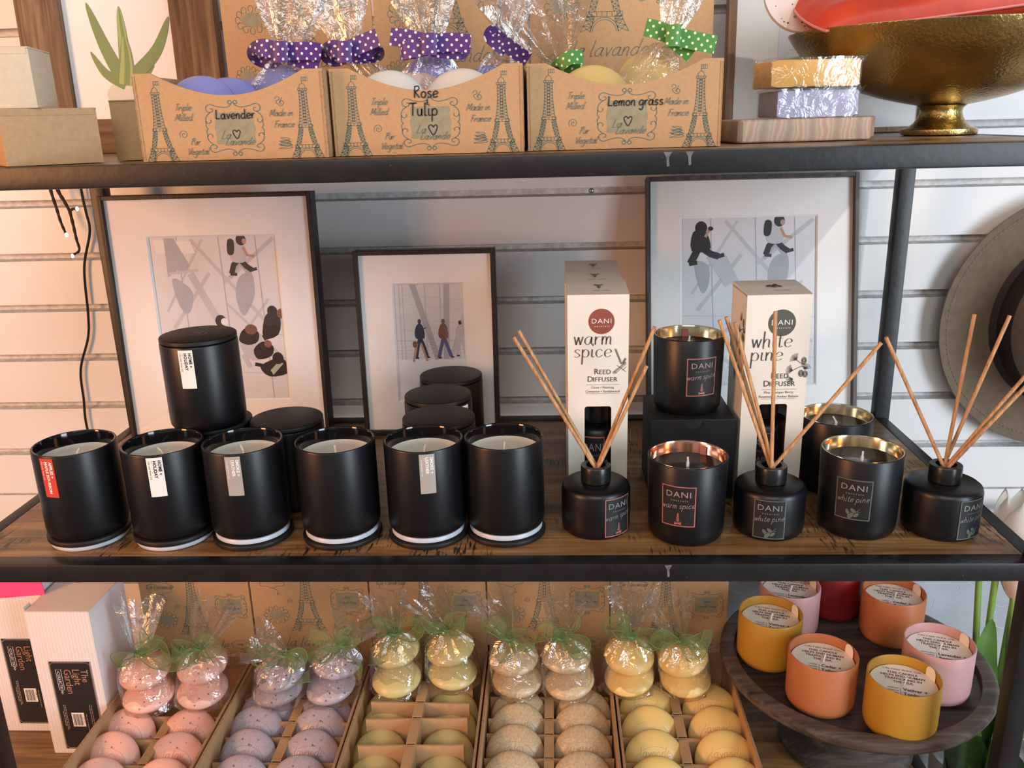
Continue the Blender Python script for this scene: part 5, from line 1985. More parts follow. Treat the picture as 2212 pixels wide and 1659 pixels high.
def soap_tray(label, x0, x1, yf, yb, z, hand=None, dividers=None, back_h=0.238, board=(0, 0), div_h=0.0, group=None, side_h=0.0735, hf=None):
    """x0..x1 outer walls, yf front face, yb back face, z shelf top"""
    w, d = x1 - x0, yb - yf
    t = thing('soap_tray', label, 'display box', (x0, yf, z + 0.0002), group=group)
    th = 0.0030
    lo, hi = 0.0550, side_h + 0.0012
    N_ = 40
    top = []
    for k in range(N_ + 1):
        u = k / N_
        q = max(0, abs(u - .5) - 0.03) / .37
        q = min(1, q)
        top.append((w * u, lo + (hi - lo) * (q ** 1.7 if q < 1 else 1)))
    f = MB()
    outl = [(0, 0), (w, 0)] + [top[k] for k in range(N_, -1, -1)]
    f.fill(outl, plane_map((0, 0, 0), (1, 0, 0), (0, 0, 1), 0), 0)
    fb = MB()
    f.fill([(w - a, b) for a, b in outl], plane_map((w, th, 0), (-1, 0, 0), (0, 0, 1), 0), 0)
    for k in range(len(outl)):
        a, b = outl[k], outl[(k + 1) % len(outl)]
        f.add([(a[0], 0, a[1]), (a[0], th, a[1]), (b[0], th, b[1]), (b[0], 0, b[1])], [(0, 1, 2, 3)], 4)
    if hand:
        print_front(f, plane_map((0, 0, 0), (1, 0, 0), (0, 0, 1), 0.0003), w, hand)
    f.build('front_panel', [M_box, M_teal, M_patch, M_marker, M_boxedge], t, smooth=0)
    for sx in (0.0, w - th):
        s = MB()
        s.box(sx, sx + th, th + 0.0002, d - th - 0.0002, 0.003, side_h, 0)
        s.box(sx + th * .25, sx + th * .75, th + 0.001, d - th - .001, side_h - .001, side_h + .0004, 1)
        if hand:
            # wavy fluting showing on the cut front edge
            for q in (0.12, .88):
                s.box(sx + th * q - .0003, sx + th * q + .0003, -0.0004, th, 0.001, side_h - .001, 1)
        s.build('side_panel', [M_box, M_boxedge], t, smooth=0)
    MB().box(0.0003, w - 0.0003, th, d - th, 0, 0.003).build('base', M_box, t, smooth=0)
    b = MB()
    bw0, bw1 = board
    b.box(bw0, w + bw1, d - th, d, 0, back_h, 0)
    if True:
        print_back(b, plane_map((0, d - th, 0), (1, 0, 0), (0, 0, 1), 0.0003), w, back_h)
    b.build('backboard', [M_box, M_teal, M_patch], t, smooth=0)
    if dividers:
        for (dy, hh, ln_, tilt) in dividers:
            c = MB()
            c.box(-ln_ / 2, ln_ / 2, -0.0012, 0.0012, 0, hh - 0.004)
            c.build('cross_divider', M_box, t, smooth=0, loc=(w / 2, dy - yf, 0.0040), rot=(0, 0, tilt))
        for (dy0, dy1, hh) in [(dividers[k][0], dividers[k + 1][0], min(dividers[k][1], dividers[k + 1][1])) for k in range(len(dividers) - 1)]:
            c = MB()
            x = w / 2
            for (a, b_) in ((x - .0060, x - .0050), (x + .0050, x + .0060)):
                c.box(a, b_, dy0 - yf + .0030, dy1 - yf - .0030, 0.0035, hh + .001)
            c.box(x - .0050, x + .0050, dy0 - yf + .0030, dy1 - yf - .0030, hh - .0002, hh + .001)
            c.build('spine', M_box, t, smooth=0)
    return t


H1 = [('Lavender', .0042, .0890, .0350, .0010), ('heart', .0040, .0885, .0215, .0010)]
H2 = [('Rose', .0052, .0850, .0480, .0011), ('&', .0036, .0858, .0422, .0009), ('Tulip', .0058, .0820, .0330, .0011), ('heart', .0046, .0895, .0205, .0011)]
H3 = [('Lemon grass', .0043, .0950, .0362, .0010), ('heart', .0042, .0885, .0230, .0010)]
TR = [(-0.3385, -0.1685, .045), (-0.1660, 0.0055, .058), (0.0085, 0.1825, .072)]
TOPG = 'soap trays on the top shelf'
soap_tray('soap tray marked Lavender in black pen, leftmost on the top shelf', *TR[0][:2], TR[0][2], .290, ZT, H1, group=TOPG, board=(0, 0))
soap_tray('soap tray marked Rose and Tulip in black pen, middle of the top shelf', *TR[1][:2], TR[1][2], .290, ZT, H2, group=TOPG)
soap_tray('soap tray marked Lemon grass in black pen, nearest the brass bowl', *TR[2][:2], TR[2][2], .290, ZT, H3, group=TOPG, board=(0, .027))

# ------------------------------------------------------------------ soaps
S_pink = mat_soap('rose_petal_soap', (0.80, 0.46, 0.38), (0.25, 0.09, 0.045), sscale=170, thr=.24, amount=.9)
S_lav = mat_soap('lavender_flower_soap', (0.42, 0.36, 0.40), (0.10, 0.065, 0.07), sscale=170, thr=.27, amount=.9, grain=.12)
S_olive = mat_soap('olive_soap', (0.57, 0.48, 0.205), (0.45, 0.4, 0.18), amount=.15)
S_oat = mat_soap('oat_soap', (0.58, 0.44, 0.27), (0.36, 0.25, 0.14), sscale=500, thr=.24, amount=.5, grain=.22)
S_honey = mat_soap('honey_yellow_soap', (0.78, 0.545, 0.19), (0.6, 0.4, 0.1), amount=.1)
S_violet = mat_soap('violet_soap', (0.29, 0.295, 0.67), (0.25, 0.25, 0.6), amount=.1)
S_white = mat_soap('white_soap', (0.80, 0.75, 0.66), (0.7, 0.6, 0.5), amount=.1)
S_rose = mat_soap('pale_rose_soap', (0.78, 0.56, 0.50), (0.7, 0.5, 0.45), amount=.1)


def sz(q, th):
    """height of the pillow-shaped face at relative radius q"""
    return th / 2 * (1 - min(1, q) ** 2.3) ** 0.62


def soap_mb(R, th, word=None, seg=56):
    mb = MB()
    qs = [0, .25, .45, .6, .72, .82, .9, .955, .985, 1.0]
    prof = [(R * q, -sz(q, th)) for q in qs] + [(R * q, sz(q, th)) for q in reversed(qs[:-1])]
    mb.lathe(prof, seg)
    if word:
        def mp(u, v, h=0):
            return Vector((u, v, sz(sqrt(u * u + v * v) / R, th) + h))

        def tube(pts, r=0.0006):
            mb.tube([mp(a, b, 0.0000) for a, b in pts], r, 5)
        for rr in (.60,):
            tube([(R * rr * 1.05 * cos(a), R * rr * .80 * sin(a)) for a in [2 * pi * k / 40 for k in range(41)]])
        if word == 'bird':
            for pts in (((-.4, .05), (-.15, .12), (.05, .32), (.3, .2), (.1, .16), (.3, .02)), ((-.3, .05), (0, -.02), (.22, .06)), ((-.1, -.05), (.02, -.2), (.2, -.12), (.12, .0)), ((.15, .12), (.28, -.02), (.4, .1))):
                tube([(v.x * R, v.y * R) for v in catmull(pts, 4)])
        else:
            xh = R * .155
            x = 0
            adv = []
            for ch in word:
                adv.append(x)
                x += .5 if ch == ' ' else GL[ch][1] + .1
            for ch, xo in zip(word, adv):
                if ch == ' ':
                    continue
                for st in GL[ch][0]:
                    tube([((p[0] + xo - x / 2 + .2 * p[1]) * xh * .9, .22 * R - .04 * R + p[1] * xh) for p in catmull(st, 3)])
    return mb


def soap_row(protos, spots, beta, z, names, group, cat='soap'):
    k = 0
    for (x, y, rz, j) in spots:
        src = protos[j % len(protos)]
        o = src.copy()
        COL.objects.link(o)
        o.location = (x, y, z)
        o.rotation_euler = (beta, 0, rz)
        tag(o, names[k], cat, group)
        k += 1


def proto(m, R, th, word):
    o = soap_mb(R, th, word).build('round_soap', m, smooth=50)
    COL.objects.unlink(o)
    return o


rng = random.Random(11)
LOW = Z1
TX = [(-0.5550, -0.3995), (-0.3965, -0.2315), (-0.2290, -0.0680), (-0.0655, 0.1015), (0.1040, 0.2625)]
YF, YBK = 0.045, 0.302
LG = 'soap trays on the lower shelf'
rowlab = {0: 'nearest the backboard', 1: 'third row from the front', 2: 'second row from the front', 3: 'front row'}
trays = [
    ('pink', S_pink, [(-.5297, -.448, .1824), (-.529, -.4462, .137), (-.5223, -.444, .0910)], None),
    ('lavender-grey', S_lav, [(-.3581, -.2790, .2180), (-.3622, -.2797, .1885), (-.3578, -.2781, .1440), (-.3521, -.2805, .0980)], None),
    ('olive-green', S_olive, [(-.1935, -.1108, .2300), (-.1931, -.1104, .1995), (-.1933, -.1093, .1515), (-.1903, -.1084, .1055)], 'tall'),
    ('oat-beige', S_oat, [(-.0216, .0634, .2260), (-.0221, .0593, .1970), (-.0240, .0591, .1550), (-.0255, .0574, .1085)], None),
    ('honey-yellow', S_honey, [(.1471, .2301, .2360), (.1462, .2312, .1925), (.1469, .2324, .1475), (.1460, .2333, .1010)], None),
]
beta = radians(57)
for ti, (cname, m, rows, tall) in enumerate(trays):
    ys = [r[2] - .017 for r in rows]
    dv = []
    for k, y in enumerate(ys):
        hh = .0560 if not tall else .0775
        ln_ = .060 if not tall else .128
        if not tall:
            ln_ = TX[ti][1] - TX[ti][0] - .010
        dv.append((y - .0235 if k < len(ys) else y, hh, ln_, rng.uniform(-.02, .02) if not tall else (-.02, .03, .02, -.03)[k % 4]))
    dv = sorted(dv)
    dv = dv + [(dv[-1][0] + .044, dv[-1][1], dv[-1][2], 0)] if dv[-1][0] + .05 < YBK else dv
    soap_tray('lower kraft tray holding %s soaps' % cname + {'pink': ', beside the white cartons', 'honey-yellow': ', next to the cake stand', 'lavender-grey': ', between the pink and olive trays', 'olive-green': ', with tall loose dividers', 'oat-beige': ', between the olive and yellow trays'}[cname], TX[ti][0], TX[ti][1], YF, YBK, LOW, None, dv, group=LG, side_h=0.0790)
    ps = [proto(m, .0372 if not tall else .0350, .0300, w_) for w_ in ('lavande', 'bird', 'la lav')]
    spots, names = [], []
    n = len(rows)
    for k, (xl_, xr_, y) in enumerate(rows):
        kk = k + (4 - n)
        for side, x in (('left', xl_), ('right', xr_)):
            spots.append((x, y - .016, rng.uniform(-.06, .06), rng.randint(0, 2)))
            names.append('%s round soap, %s column, %s of its tray' % (cname, side, rowlab[kk]))
    soap_row(ps, spots, beta if not tall else radians(48), -0.3440 if not tall else -0.3460, names, '%s soaps in the lower tray' % cname)

# loose soaps of the top trays, standing on edge
for (m, word, spots) in ((S_violet, None, [(-0.3020, .1000, .0, 'large violet soap peeking over the front of the leftmost top tray'), (-0.2900, .1420, .1, 'violet soap just right of the large loose one, leftmost top tray'), (-0.2800, .1850, -.1, 'violet soap half hidden at the dip of the leftmost top tray')]),
                         (S_white, None, [(-0.1225, .1050, 0, 'white soap at the left in the middle top tray'), (-0.0540, .1080, 0, 'white soap at the right in the middle top tray')]),
                         (S_rose, None, [(-0.1000, .1320, .1, 'pale rose soap between a white soap and the bag, middle top tray')]),
                         (S_honey, None, [(0.0700, .1220, 0, 'loose yellow soap in the Lemon grass tray')])):
    p = proto(m, .0368, .030, word)
    for (x, y, rz, label) in spots:
        soap_row([p], [(x, y, rz, 0)], radians(72), ZT + .0405 if m is not S_rose else ZT + .0395, [label], 'loose soaps in the top trays')

# ------------------------------------------------------------------ bagged soaps
M_film = mat_film('cellophane')
M_org = mat_organza('green_organza', (0.25, 0.34, 0.13), 0.33)
M_orge = mat('green_ribbon_edge', (0.10, 0.19, 0.06), 0.6, var=.2, scale=300)
M_purple = mat_polka('purple_polka_ribbon', (0.075, 0.018, 0.19))
M_green = mat_polka('green_polka_ribbon', (0.045, 0.22, 0.02), dot=(0.80, 0.86, 0.62))
M_purplep = mat('purple_grosgrain', (0.085, 0.022, 0.21), 0.55)


def film_bag(t, cx, cy, z0, soaps, tie, flare, seed, R, fw_=.026, flat=.45, waist=.0055):
    """closed bag round the soaps, pinched at tie and fanning out to flare (all local)"""
    rng = random.Random(seed)
    S = 40
    tie, flare = Vector(tie), Vector(flare)
    lo = Vector((soaps[0][0], soaps[0][1], z0))
    hi = Vector((soaps[-1][0], soaps[-1][1], soaps[-1][2]))
    rings = []
    # (centre, rx, ry, jitter)
    zt = hi.z + .012
    spec = [(lo, .2, 0), (lo + Vector((0, 0, .0004)), .9, .0), (lo + Vector((0, 0, .004)), 1.02, 1.2), (lo.lerp(hi, .3), 1.06, 1), (lo.lerp(hi, .6), 1.05, 1), (lo.lerp(hi, .85), 1.07, 1), (hi + Vector((0, 0, .004)), 1.04, 1), (hi + Vector((0, 0, .011)), .86, 1), (hi.lerp(tie, .6) + Vector((0, 0, .006)), .52, 1), (hi.lerp(tie, .85) + Vector((0, 0, .003)), .30, .8)]
    vs = []
    phs = [rng.uniform(0, 6.3) for _ in range(6)]
    for ri, (c, k, j) in enumerate(spec):
        for s in range(S):
            a = 2 * pi * s / S
            pl = 1 + j * (.05 * sin(3 * a + phs[0] + ri * .5) + .04 * sin(7 * a + phs[1] - ri * .4))
            r = R * k * pl + j * rng.uniform(-.0012, .0014)
            if ri >= 7:
                r *= 1 + .16 * sin(11 * a + phs[2])
            vs.append((c.x + r * cos(a), c.y + r * .94 * sin(a), max(z0, c.z + (j * rng.uniform(-.0010, .0010)))))
    n1 = len(spec)
    d = flare - tie
    side = Vector((d.z, 0, -d.x)).normalized()
    dep = side.cross(d.normalized())
    for ri, q in enumerate((-.02, .10, .28, .5, .75, 1.0)):
        c = tie + d * q
        wx = waist + (fw_ - waist) * max(0, q) ** .7
        wy = waist + (fw_ * flat - waist) * max(0, q) ** .8
        for s in range(S):
            a = 2 * pi * s / S
            pl = 1 + (.22 * sin(9 * a + phs[3]) + .12 * sin(14 * a + phs[4])) * min(1, .4 + q)
            p = c + side * (cos(a) * wx * pl) + dep * (sin(a) * wy * pl)
            if q > .9:
                p += d.normalized() * (rng.uniform(-.010, .006) + .006 * sin(3 * a + phs[5]))
            p += Vector((rng.uniform(-1, 1), rng.uniform(-1, 1), rng.uniform(-1, 1))) * .0010 * max(0, q)
            vs.append(p)
    fs = []
    tot = n1 + 6
    for ri in range(tot - 1):
        for s in range(S):
            s2 = (s + 1) % S
            fs.append((ri * S + s, ri * S + s2, (ri + 1) * S + s2, (ri + 1) * S + s))
    fs.append(tuple(range(S - 1, -1, -1)))
    mb = MB().add(vs, fs, 0)
    # pinched corner ears at the bottom
    for sg in (-1, 1):
        e = lo + Vector((sg * R * 1.0, -R * .2, .003))
        f_ = e + Vector((sg * R * rng.uniform(.2, .38), -R * .1, rng.uniform(-.001, .006)))
        f_.z = max(f_.z, z0 + .0005)
        mb.add([e + Vector((0, 0, -.0025)), e + Vector((0, 0, .010)), f_, f_ + Vector((-sg * .003, .002, .006))], [(0, 1, 3), (0, 3, 2)], 0)
    return mb.build('cellophane', M_film, t, smooth=28)


def band(mb, pts, hw, twist0, twist1, mi=0, edge=None, view=Vector((0, -1, 0)), n=7):
    P = catmull(pts, n)
    m = len(P)
    sides = []
    for i in range(m):
        tg = (P[min(i + 1, m - 1)] - P[max(i - 1, 0)]).normalized()
        flat = tg.cross(view)
        flat = flat.normalized() if flat.length > 1e-4 else Vector((0, 0, 1))
        other = tg.cross(flat).normalized()
        th = twist0 + (twist1 - twist0) * i / (m - 1)
        sides.append((flat * cos(th) + other * sin(th)) * (hw(i / (m - 1)) if callable(hw) else hw))
    mb.strip(P, sides, mi)
    if edge is not None:
        for sg in (-1, 1):
            mb.tube([P[i] + sides[i] * sg for i in range(m)], .00055, 5, edge)


def organza(t, tie, seed, flare, big=1.2):
    rng = random.Random(seed)
    m = MB()
    T = Vector(tie)
    m.tube([T + Vector((.0068 * cos(a), .0068 * sin(a), .0012 * sin(2 * a))) for a in [2 * pi * k / 16 for k in range(17)]], .0022, 6, 1)
    u = rng.uniform
    # two crumpled loops and two or three trailing ends, each its own way
    a0 = u(-.5, .5)
    for sg in (-1, 1):
        L = u(.020, .034) * big
        a = a0 * sg + u(-.25, .75)
        c_, s_ = cos(a) * sg, sin(a)

        def q(f, g, y):
            return T + Vector((c_ * L * f - s_ * sg * L * g, y, s_ * L * f + abs(c_) * L * g))
        pts = [q(.12, 0, -.006), q(.5, u(.15, .4), -.011 + u(-.004, .002)), q(.95, u(.05, .35), -.012 + u(-.006, .003)), q(1.02, u(-.25, 0), -.014), q(.6, u(-.4, -.1), -.016 + u(-.003, .003)), q(.12, -.05, -.009)]
        band(m, pts, lambda v: .0068 * big * (.45 + .55 * min(1, v * 4, (1 - v) * 4)) * (1 + .12 * sin(19 * v)), u(-.9, .2), u(.3, 1.8), 0, 1)
    for k in range(rng.choice((2, 3))):
        a = rng.choice((-.9, -.35, .5, 1.1, 2.1, 2.7, 3.5, 4.1)) + u(-.25, .25)
        L = u(.022, .046) * big
        d_ = Vector((cos(a), 0, sin(a)))
        n_ = Vector((-sin(a), 0, cos(a)))
        w1, w2, w3 = u(-.3, .3), u(-.35, .35), u(-.3, .3)
        pts = [T + Vector((0, -.007, 0)), T + d_ * L * .3 + n_ * L * w1 + Vector((0, -.013, 0)), T + d_ * L * .65 + n_ * L * w2 + Vector((0, -.017 + u(-.004, .004), 0)), T + d_ * L + n_ * L * w3 + Vector((0, -.014 + u(-.004, .006), 0))]
        band(m, pts, lambda v: .0072 * big * (.35 + .65 * min(1, v * 3)), u(-.9, .4), u(.2, 2.0), 0, 1)
    return m.build('organza_ribbon', [M_org, M_orge], t, smooth=60)


def bagged(name, label, group, m, soaps, R, th, tie, flare, seed, ribbon, betas, fw_=.026, z0=None, flat=.45):
    base = Vector((soaps[0][0], soaps[0][1], z0 if z0 is not None else soaps[0][2] - th / 2 - .002))
    t = thing(name, label, 'bag of soap', base, group=group)
    loc = []
    for k, s in enumerate(soaps):
        p = Vector(s) - base
        loc.append(p)
        soap_mb(R, th, None).build('soap', m, t, smooth=50, loc=p, rot=betas[k])
    film_bag(t, 0, 0, 0.0, loc, Vector(tie) - base, Vector(flare) - base, seed, R * 1.0, fw_, flat)
    if ribbon == 'organza':
        organza(t, Vector(tie) - base, seed + 100, None)
    else:
        mat_, specs, knot = ribbon
        mb = MB()
        for pts, hw, t0, t1 in specs:
            band(mb, [Vector(p) - base for p in pts], hw, t0, t1, 0, None)
        if knot:
            K = Vector(knot) - base
            kk = []
            for i in range(9):
                a = -1.1 + 2.2 * i / 8
                kk.append((K + Vector((.0085 * sin(a), -.0045 * cos(a) - .003, 0))))
            mb.strip(kk, [Vector((0.0006, 0, .0098))] * 9, 0)
        mb.build('polka_dot_ribbon', mat_, t, smooth=60)
    return t


GL_ = 'tied bags of two soaps on the lower trays'
low_bags = [
    ('left', 0, S_pink, (-.5003, .182, -.289), (-.5060, .193, -.2605), (-.5092, .195, -.2350), (-.5083, .215, -.1698)),
    ('right', 0, S_pink, (-.4340, .193, -.289), (-.4340, .203, -.2595), (-.4344, .203, -.2320), (-.4034, .200, -.1637)),
    ('left', 1, S_lav, (-.3344, .195, -.289), (-.3270, .191, -.2620), (-.3208, .195, -.2364), (-.3570, .180, -.2078)),
    ('right', 1, S_lav, (-.2661, .2007, -.289), (-.2589, .213, -.2600), (-.2475, .212, -.2330), (-.2209, .200, -.1837)),
    ('left', 2, S_olive, (-.1828, .218, -.289), (-.1856, .2374, -.2600), (-.1857, .235, -.2300), (-.1967, .235, -.1661)),
    ('right', 2, S_olive, (-.1095, .2310, -.289), (-.1125, .243, -.2600), (-.1169, .243, -.2290), (-.1426, .235, -.1715)),
    ('left', 3, S_oat, (-.0233, .2164, -.289), (-.0272, .223, -.2600), (-.0340, .223, -.2300), (-.0567, .215, -.1649)),
    ('right', 3, S_oat, (.0449, .2141, -.289), (.0410, .2263, -.2600), (.0330, .225, -.2300), (.0430, .225, -.1723)),
    ('left', 4, S_honey, (.1230, .2230, -.289), (.1232, .2296, -.2610), (.1246, .230, -.2310), (.1288, .235, -.1570)),
    ('right', 4, S_honey, (.1957, .2207, -.289), (.1918, .2242, -.2600), (.1852, .224, -.2320), (.1646, .215, -.1663)),
]
bn = ['pink', 'lavender-grey', 'olive-green', 'oat-beige', 'honey-yellow']
brng = random.Random(21)
for k, (side, ci, m, b_, t_, tie, flare) in enumerate(low_bags):
    bet = [(brng.uniform(.08, .22), brng.uniform(-.16, .05), 0), (brng.uniform(.10, .28), brng.uniform(-.22, .08), 0)]
    bagged('soap_bag', 'clear bag of two %s soaps tied in green, the %s one on its tray' % (bn[ci], side), GL_, m, [b_, t_], .0325, .0290, tie, flare, 40 + k, 'organza', bet, fw_=.026 + .008 * brng.random())

GT = 'tied bags of soap in the top trays'
hw = .0084
up90 = (radians(70), 0, 0)
upz = ZT + .0036


def up_bag(label, m, c, tie, flare, seed, ribbon, R=.031, fw_=.040, beta_=72, flat=.4):
    x, y, z = c
    bagged('soap_bag', label, GT, m, [(x, y + .004, z - .022), (x, y, z)], R, .030, tie, flare, seed, ribbon, [(radians(82), 0, .1), (radians(beta_), 0, -.05)], fw_=fw_, z0=upz, flat=flat)


up_bag('bag of violet soap with a purple dotted bow, in the Lavender tray', S_violet, (-.2440, .170, .4410), (-.234, .170, .4809), (-.222, .180, .545), 61,
       (M_purple, [([(-.2332, .152, .4800), (-.2497, .150, .4850), (-.2599, .155, .4838), (-.2643, .162, .4800), (-.2600, .170, .4760), (-.2496, .166, .4752), (-.2374, .158, .4785)], hw, .1, .25),
                   ([(-.2340, .153, .4810), (-.2156, .150, .4810), (-.2017, .152, .4805), (-.1950, .153, .4790)], hw, 0, .2),
                   ([(-.2300, .158, .4770), (-.2110, .157, .4722), (-.1997, .158, .4675)], hw, .2, .1)], (-.2335, .150, .4805)))
up_bag('bag of violet soap with a dotted bow, left in the Rose Tulip tray', S_violet, (-.1375, .182, .4380), (-.1730, .180, .4790), (-.185, .190, .545), 62,
       (M_purple, [([(-.1719, .160, .4790), (-.1830, .158, .4830), (-.1907, .162, .4810), (-.1930, .170, .4780), (-.1864, .170, .4750), (-.1745, .162, .4770)], hw, .2, .2),
                   ([(-.1707, .158, .4806), (-.1541, .155, .4865), (-.1380, .152, .4915)], hw, 0, -.1),
                   ([(-.1710, .163, .4765), (-.1545, .160, .4780), (-.1440, .163, .4800), (-.1430, .172, .4775), (-.1520, .174, .4760), (-.1687, .166, .4755)], hw * .9, .4, .4)], (-.1715, .155, .4790)), R=.0265, fw_=.030)
up_bag('bag of violet soap with the widest purple dotted bow, middle top tray', S_violet, (-.0900, .160, .4425), (-.0850, .152, .4800), (-.0920, .165, .545), 63,
       (M_purple, [([(-.0845, .136, .4825), (-.1062, .137, .4880), (-.1235, .140, .4905)], hw, 0, .15),
                   ([(-.0845, .133, .4800), (-.1000, .130, .4785), (-.1116, .133, .4770), (-.1130, .142, .4770), (-.1014, .146, .4790)], hw, .1, .1),
                   ([(-.0840, .132, .4825), (-.0637, .131, .4830), (-.0455, .130, .4810)], hw, 0, .1),
                   ([(-.0836, .135, .4790), (-.0690, .135, .4770), (-.0557, .136, .4762), (-.0551, .144, .4770), (-.0688, .147, .4790)], hw, .15, .15)], (-.0845, .131, .4815)), R=.0335, fw_=.033)
up_bag('bag of violet soap with a slanting purple bow, right in the middle top tray', S_violet, (-.0330, .205, .4400), (-.0170, .200, .4830), (.0000, .205, .550), 64,
       (M_purple, [([(-.0140, .183, .4780), (-.0226, .180, .4850), (-.0293, .183, .4920), (-.0242, .190, .4960), (-.0178, .190, .4900), (-.0140, .186, .4800)], hw * .9, .2, .3),
                   ([(-.0180, .181, .4870), (-.0050, .178, .4767), (.0074, .178, .4676)], hw * .9, 0, .2)], None), R=.028, fw_=.022)
up_bag('bag with a green bow mostly hidden at the left of the Lemon grass tray', S_honey, (.0400, .185, .4230), (.0396, .165, .4640), (.0150, .135, .5350), 65,
       (M_green, [([(.0616, .142, .4668), (.0500, .136, .4668), (.0413, .138, .4625), (.0369, .144, .4580), (.0456, .150, .4583), (.0608, .150, .4619)], hw * .8, .2, .35)], None), R=.026, fw_=.052, flat=.3)
up_bag('bag of yellow soap with a wide slanting green dotted bow', S_honey, (.1300, .190, .4420), (.1480, .182, .4835), (.1640, .190, .545), 66,
       (M_green, [([(.1490, .161, .4850), (.1322, .160, .4910), (.1223, .162, .4935)], hw, 0, .1),
                  ([(.1485, .160, .4850), (.1706, .160, .4795), (.1908, .162, .4755)], hw, 0, .1),
                  ([(.1500, .165, .4823), (.1603, .166, .4749), (.1695, .167, .4678)], hw, .1, .2)], (.1485, .157, .4843)), R=.0335, fw_=.024)

# ------------------------------------------------------------------ white cartons at the lower left
M_wcarton = mat_bands('white_fluted_carton', [(0, (0.70, 0.66, 0.66)), (1, (0.78, 0.74, 0.74))], scale=70, axis=0, distort=.6, rough=.6, bump=.05)
M_wtop = mat('pale_carton_top', (0.70, 0.60, 0.52), 0.65, var=.03)
M_silver = mat('silver_label_border', (0.45, 0.40, 0.36), 0.35, metal=.4)
M_copperink = mat('copper_ink', (0.55, 0.30, 0.17), 0.4, metal=.2)


def light_carton(label, x0, x1, y0, y1, h, z, ltop, sticker):
    t = thing('lamp_carton', label, 'box', ((x0 + x1) / 2, y0, z), group='white cartons with black labels')
    w, d = x1 - x0, y1 - y0
    b = MB()
    b.box(-w / 2, w / 2, 0, d, 0, h - .0008, bev=.001)
    b.build('body', M_wcarton, t)
    b = MB()
    b.box(-w / 2, w / 2, .0005, d, h - .0008, h, bev=.0003, seg=1)
    b.add([(-w / 2, 0.004, h - .004), (-w / 2, .018, h - .004), (-w / 2 - .0025, .018, h + .003), (-w / 2 - .0025, .004, h + .003)], [(0, 1, 2, 3)])
    b.build('top_flap', M_wtop, t)
    l = MB()
    lw_, lh = .0560, .1350
    cx = .0035
    mp = plane_map((cx, 0, ltop), (1, 0, 0), (0, 0, 1), .0004)
    l.rect(-lw_ / 2, lw_ / 2, -lh, 0, mp, 0)
    c = .0035
    e = .0016
    ring = [(-lw_ / 2 + e + c, -e), (lw_ / 2 - e - c, -e), (lw_ / 2 - e, -e - c), (lw_ / 2 - e, -lh + e + c), (lw_ / 2 - e - c, -lh + e), (-lw_ / 2 + e + c, -lh + e), (-lw_ / 2 + e, -lh + e + c), (-lw_ / 2 + e, -e - c)]
    l.stroke(ring, .0008, mp, 1, .0001, closed=True)
    for u in (-lw_ / 2 + .0008, lw_ / 2 - .0008):
        l.rect(u - .0008, u + .0008, -lh, 0, mp, 1, .0001)

    def T(a, b_, hh=0):
        return mp(b_, -a, hh)
    for s, u, a in (('The', .0130, .0120), ('Light', .0020, .0120), ('Garden', -.0095, .0120)):
        l.text(s, .0135, a, u, T, 2, .0002, align='l', bold=-.004, shear=.0, sx=.92)
    l.text('\u2022COLLECTION\u2022', .0052, .0140, -.0185, T, 3, .0002, align='l')
    q = [(.0120, -.0200), (.0120, -.0130), (.0430, -.0130), (.0430, -.0200)]
    l.stroke(q, .0005, T, 3, .0002, closed=True)
    # small print, kept unreadably fine as on the carton, and the bar code
    rng_ = random.Random(5)
    for (u, a0, a1) in ((.0175, .066, .098), (.0150, .066, .105), (-.0175, .066, .100), (-.0195, .066, .102), (-.0215, .076, .098), (.0085, .080, .108)):
        a = a0
        while a < a1:
            s_ = rng_.uniform(.002, .005)
            l.rect(a, a + s_, u, u + .0009, T, 1, .0002)
            a += s_ + .0009
    l.rect(.0780, .0995, -.0110, .0060, T, 4, .0002)
    for k in range(9):
        l.rect(.0800, .0975, -.0092 + .0014 * k, -.0092 + .0014 * k + (.0005, .0008, .0004)[k % 3], T, 0, .0004)
    l.text('1504 13 2', .0022, .0888, .0042, T, 0, .0004)
    l.build('label', [M_ink, M_silver, M_copperink, M_paper, M_paper], t, smooth=0)
    if sticker:
        s = MB()
        s.fill([(.007 * cos(a), .006 * sin(a)) for a in [2 * pi * i / 24 for i in range(24)]], plane_map((-.010, .0765, h + .0002), (1, 0, 0), (0, 1, 0), .0002))
        s.build('sticker', mat('orange_sticker', (0.75, 0.14, 0.03), .5), t)['label'] = 'round orange sticker'
    return t


light_carton('white carton with a black label right beside the pink soap tray', -.6440, -.5600, .182, .272, .2160, LOW + .0004, .1430, True)
light_carton('white carton with a black label under the pink sign, far left', -.7350, -.6480, .225, .315, .2420, LOW + .0004, .1480, False)
# the pink note on the farther carton
M_pinknote = mat('fluorescent_pink_paper', (0.90, 0.075, 0.24), .6, var=.03)
o = MB().box(-.048, .048, 0, .0012, 0, .060).build('paper_sign', M_pinknote, smooth=0, loc=(-.6880, .2232, LOW + .2120), rot=(0, radians(-5), 0))
tag(o, 'bright pink paper sign fixed to the top front of the far left white carton', 'sign')
M_crate = mat_wood('rustic_crate_wood', (0.12, 0.06, 0.025), (0.26, 0.15, 0.06), (0.36, 0.22, 0.10), axis=0, rough=.6, scale=1.2, marks=.5)
cr = thing('wooden_crate', 'brown wooden crate beside the shelf, carrying the two white cartons', 'crate', (-.760, .215, -.8))
for k in range(3):
    MB().box(-.155, .1485, -.200 + k * .135, -.069 + k * .135, .4010, .4166, bev=.0012).build('top_board', M_crate, cr)
for (x, y) in ((-.14, -.19), (.135, -.19), (-.14, .18), (.135, .18)):
    MB().box(x - .012, x + .012, y - .010, y + .010, 0, .4010, bev=.001).build('leg', M_crate, cr)

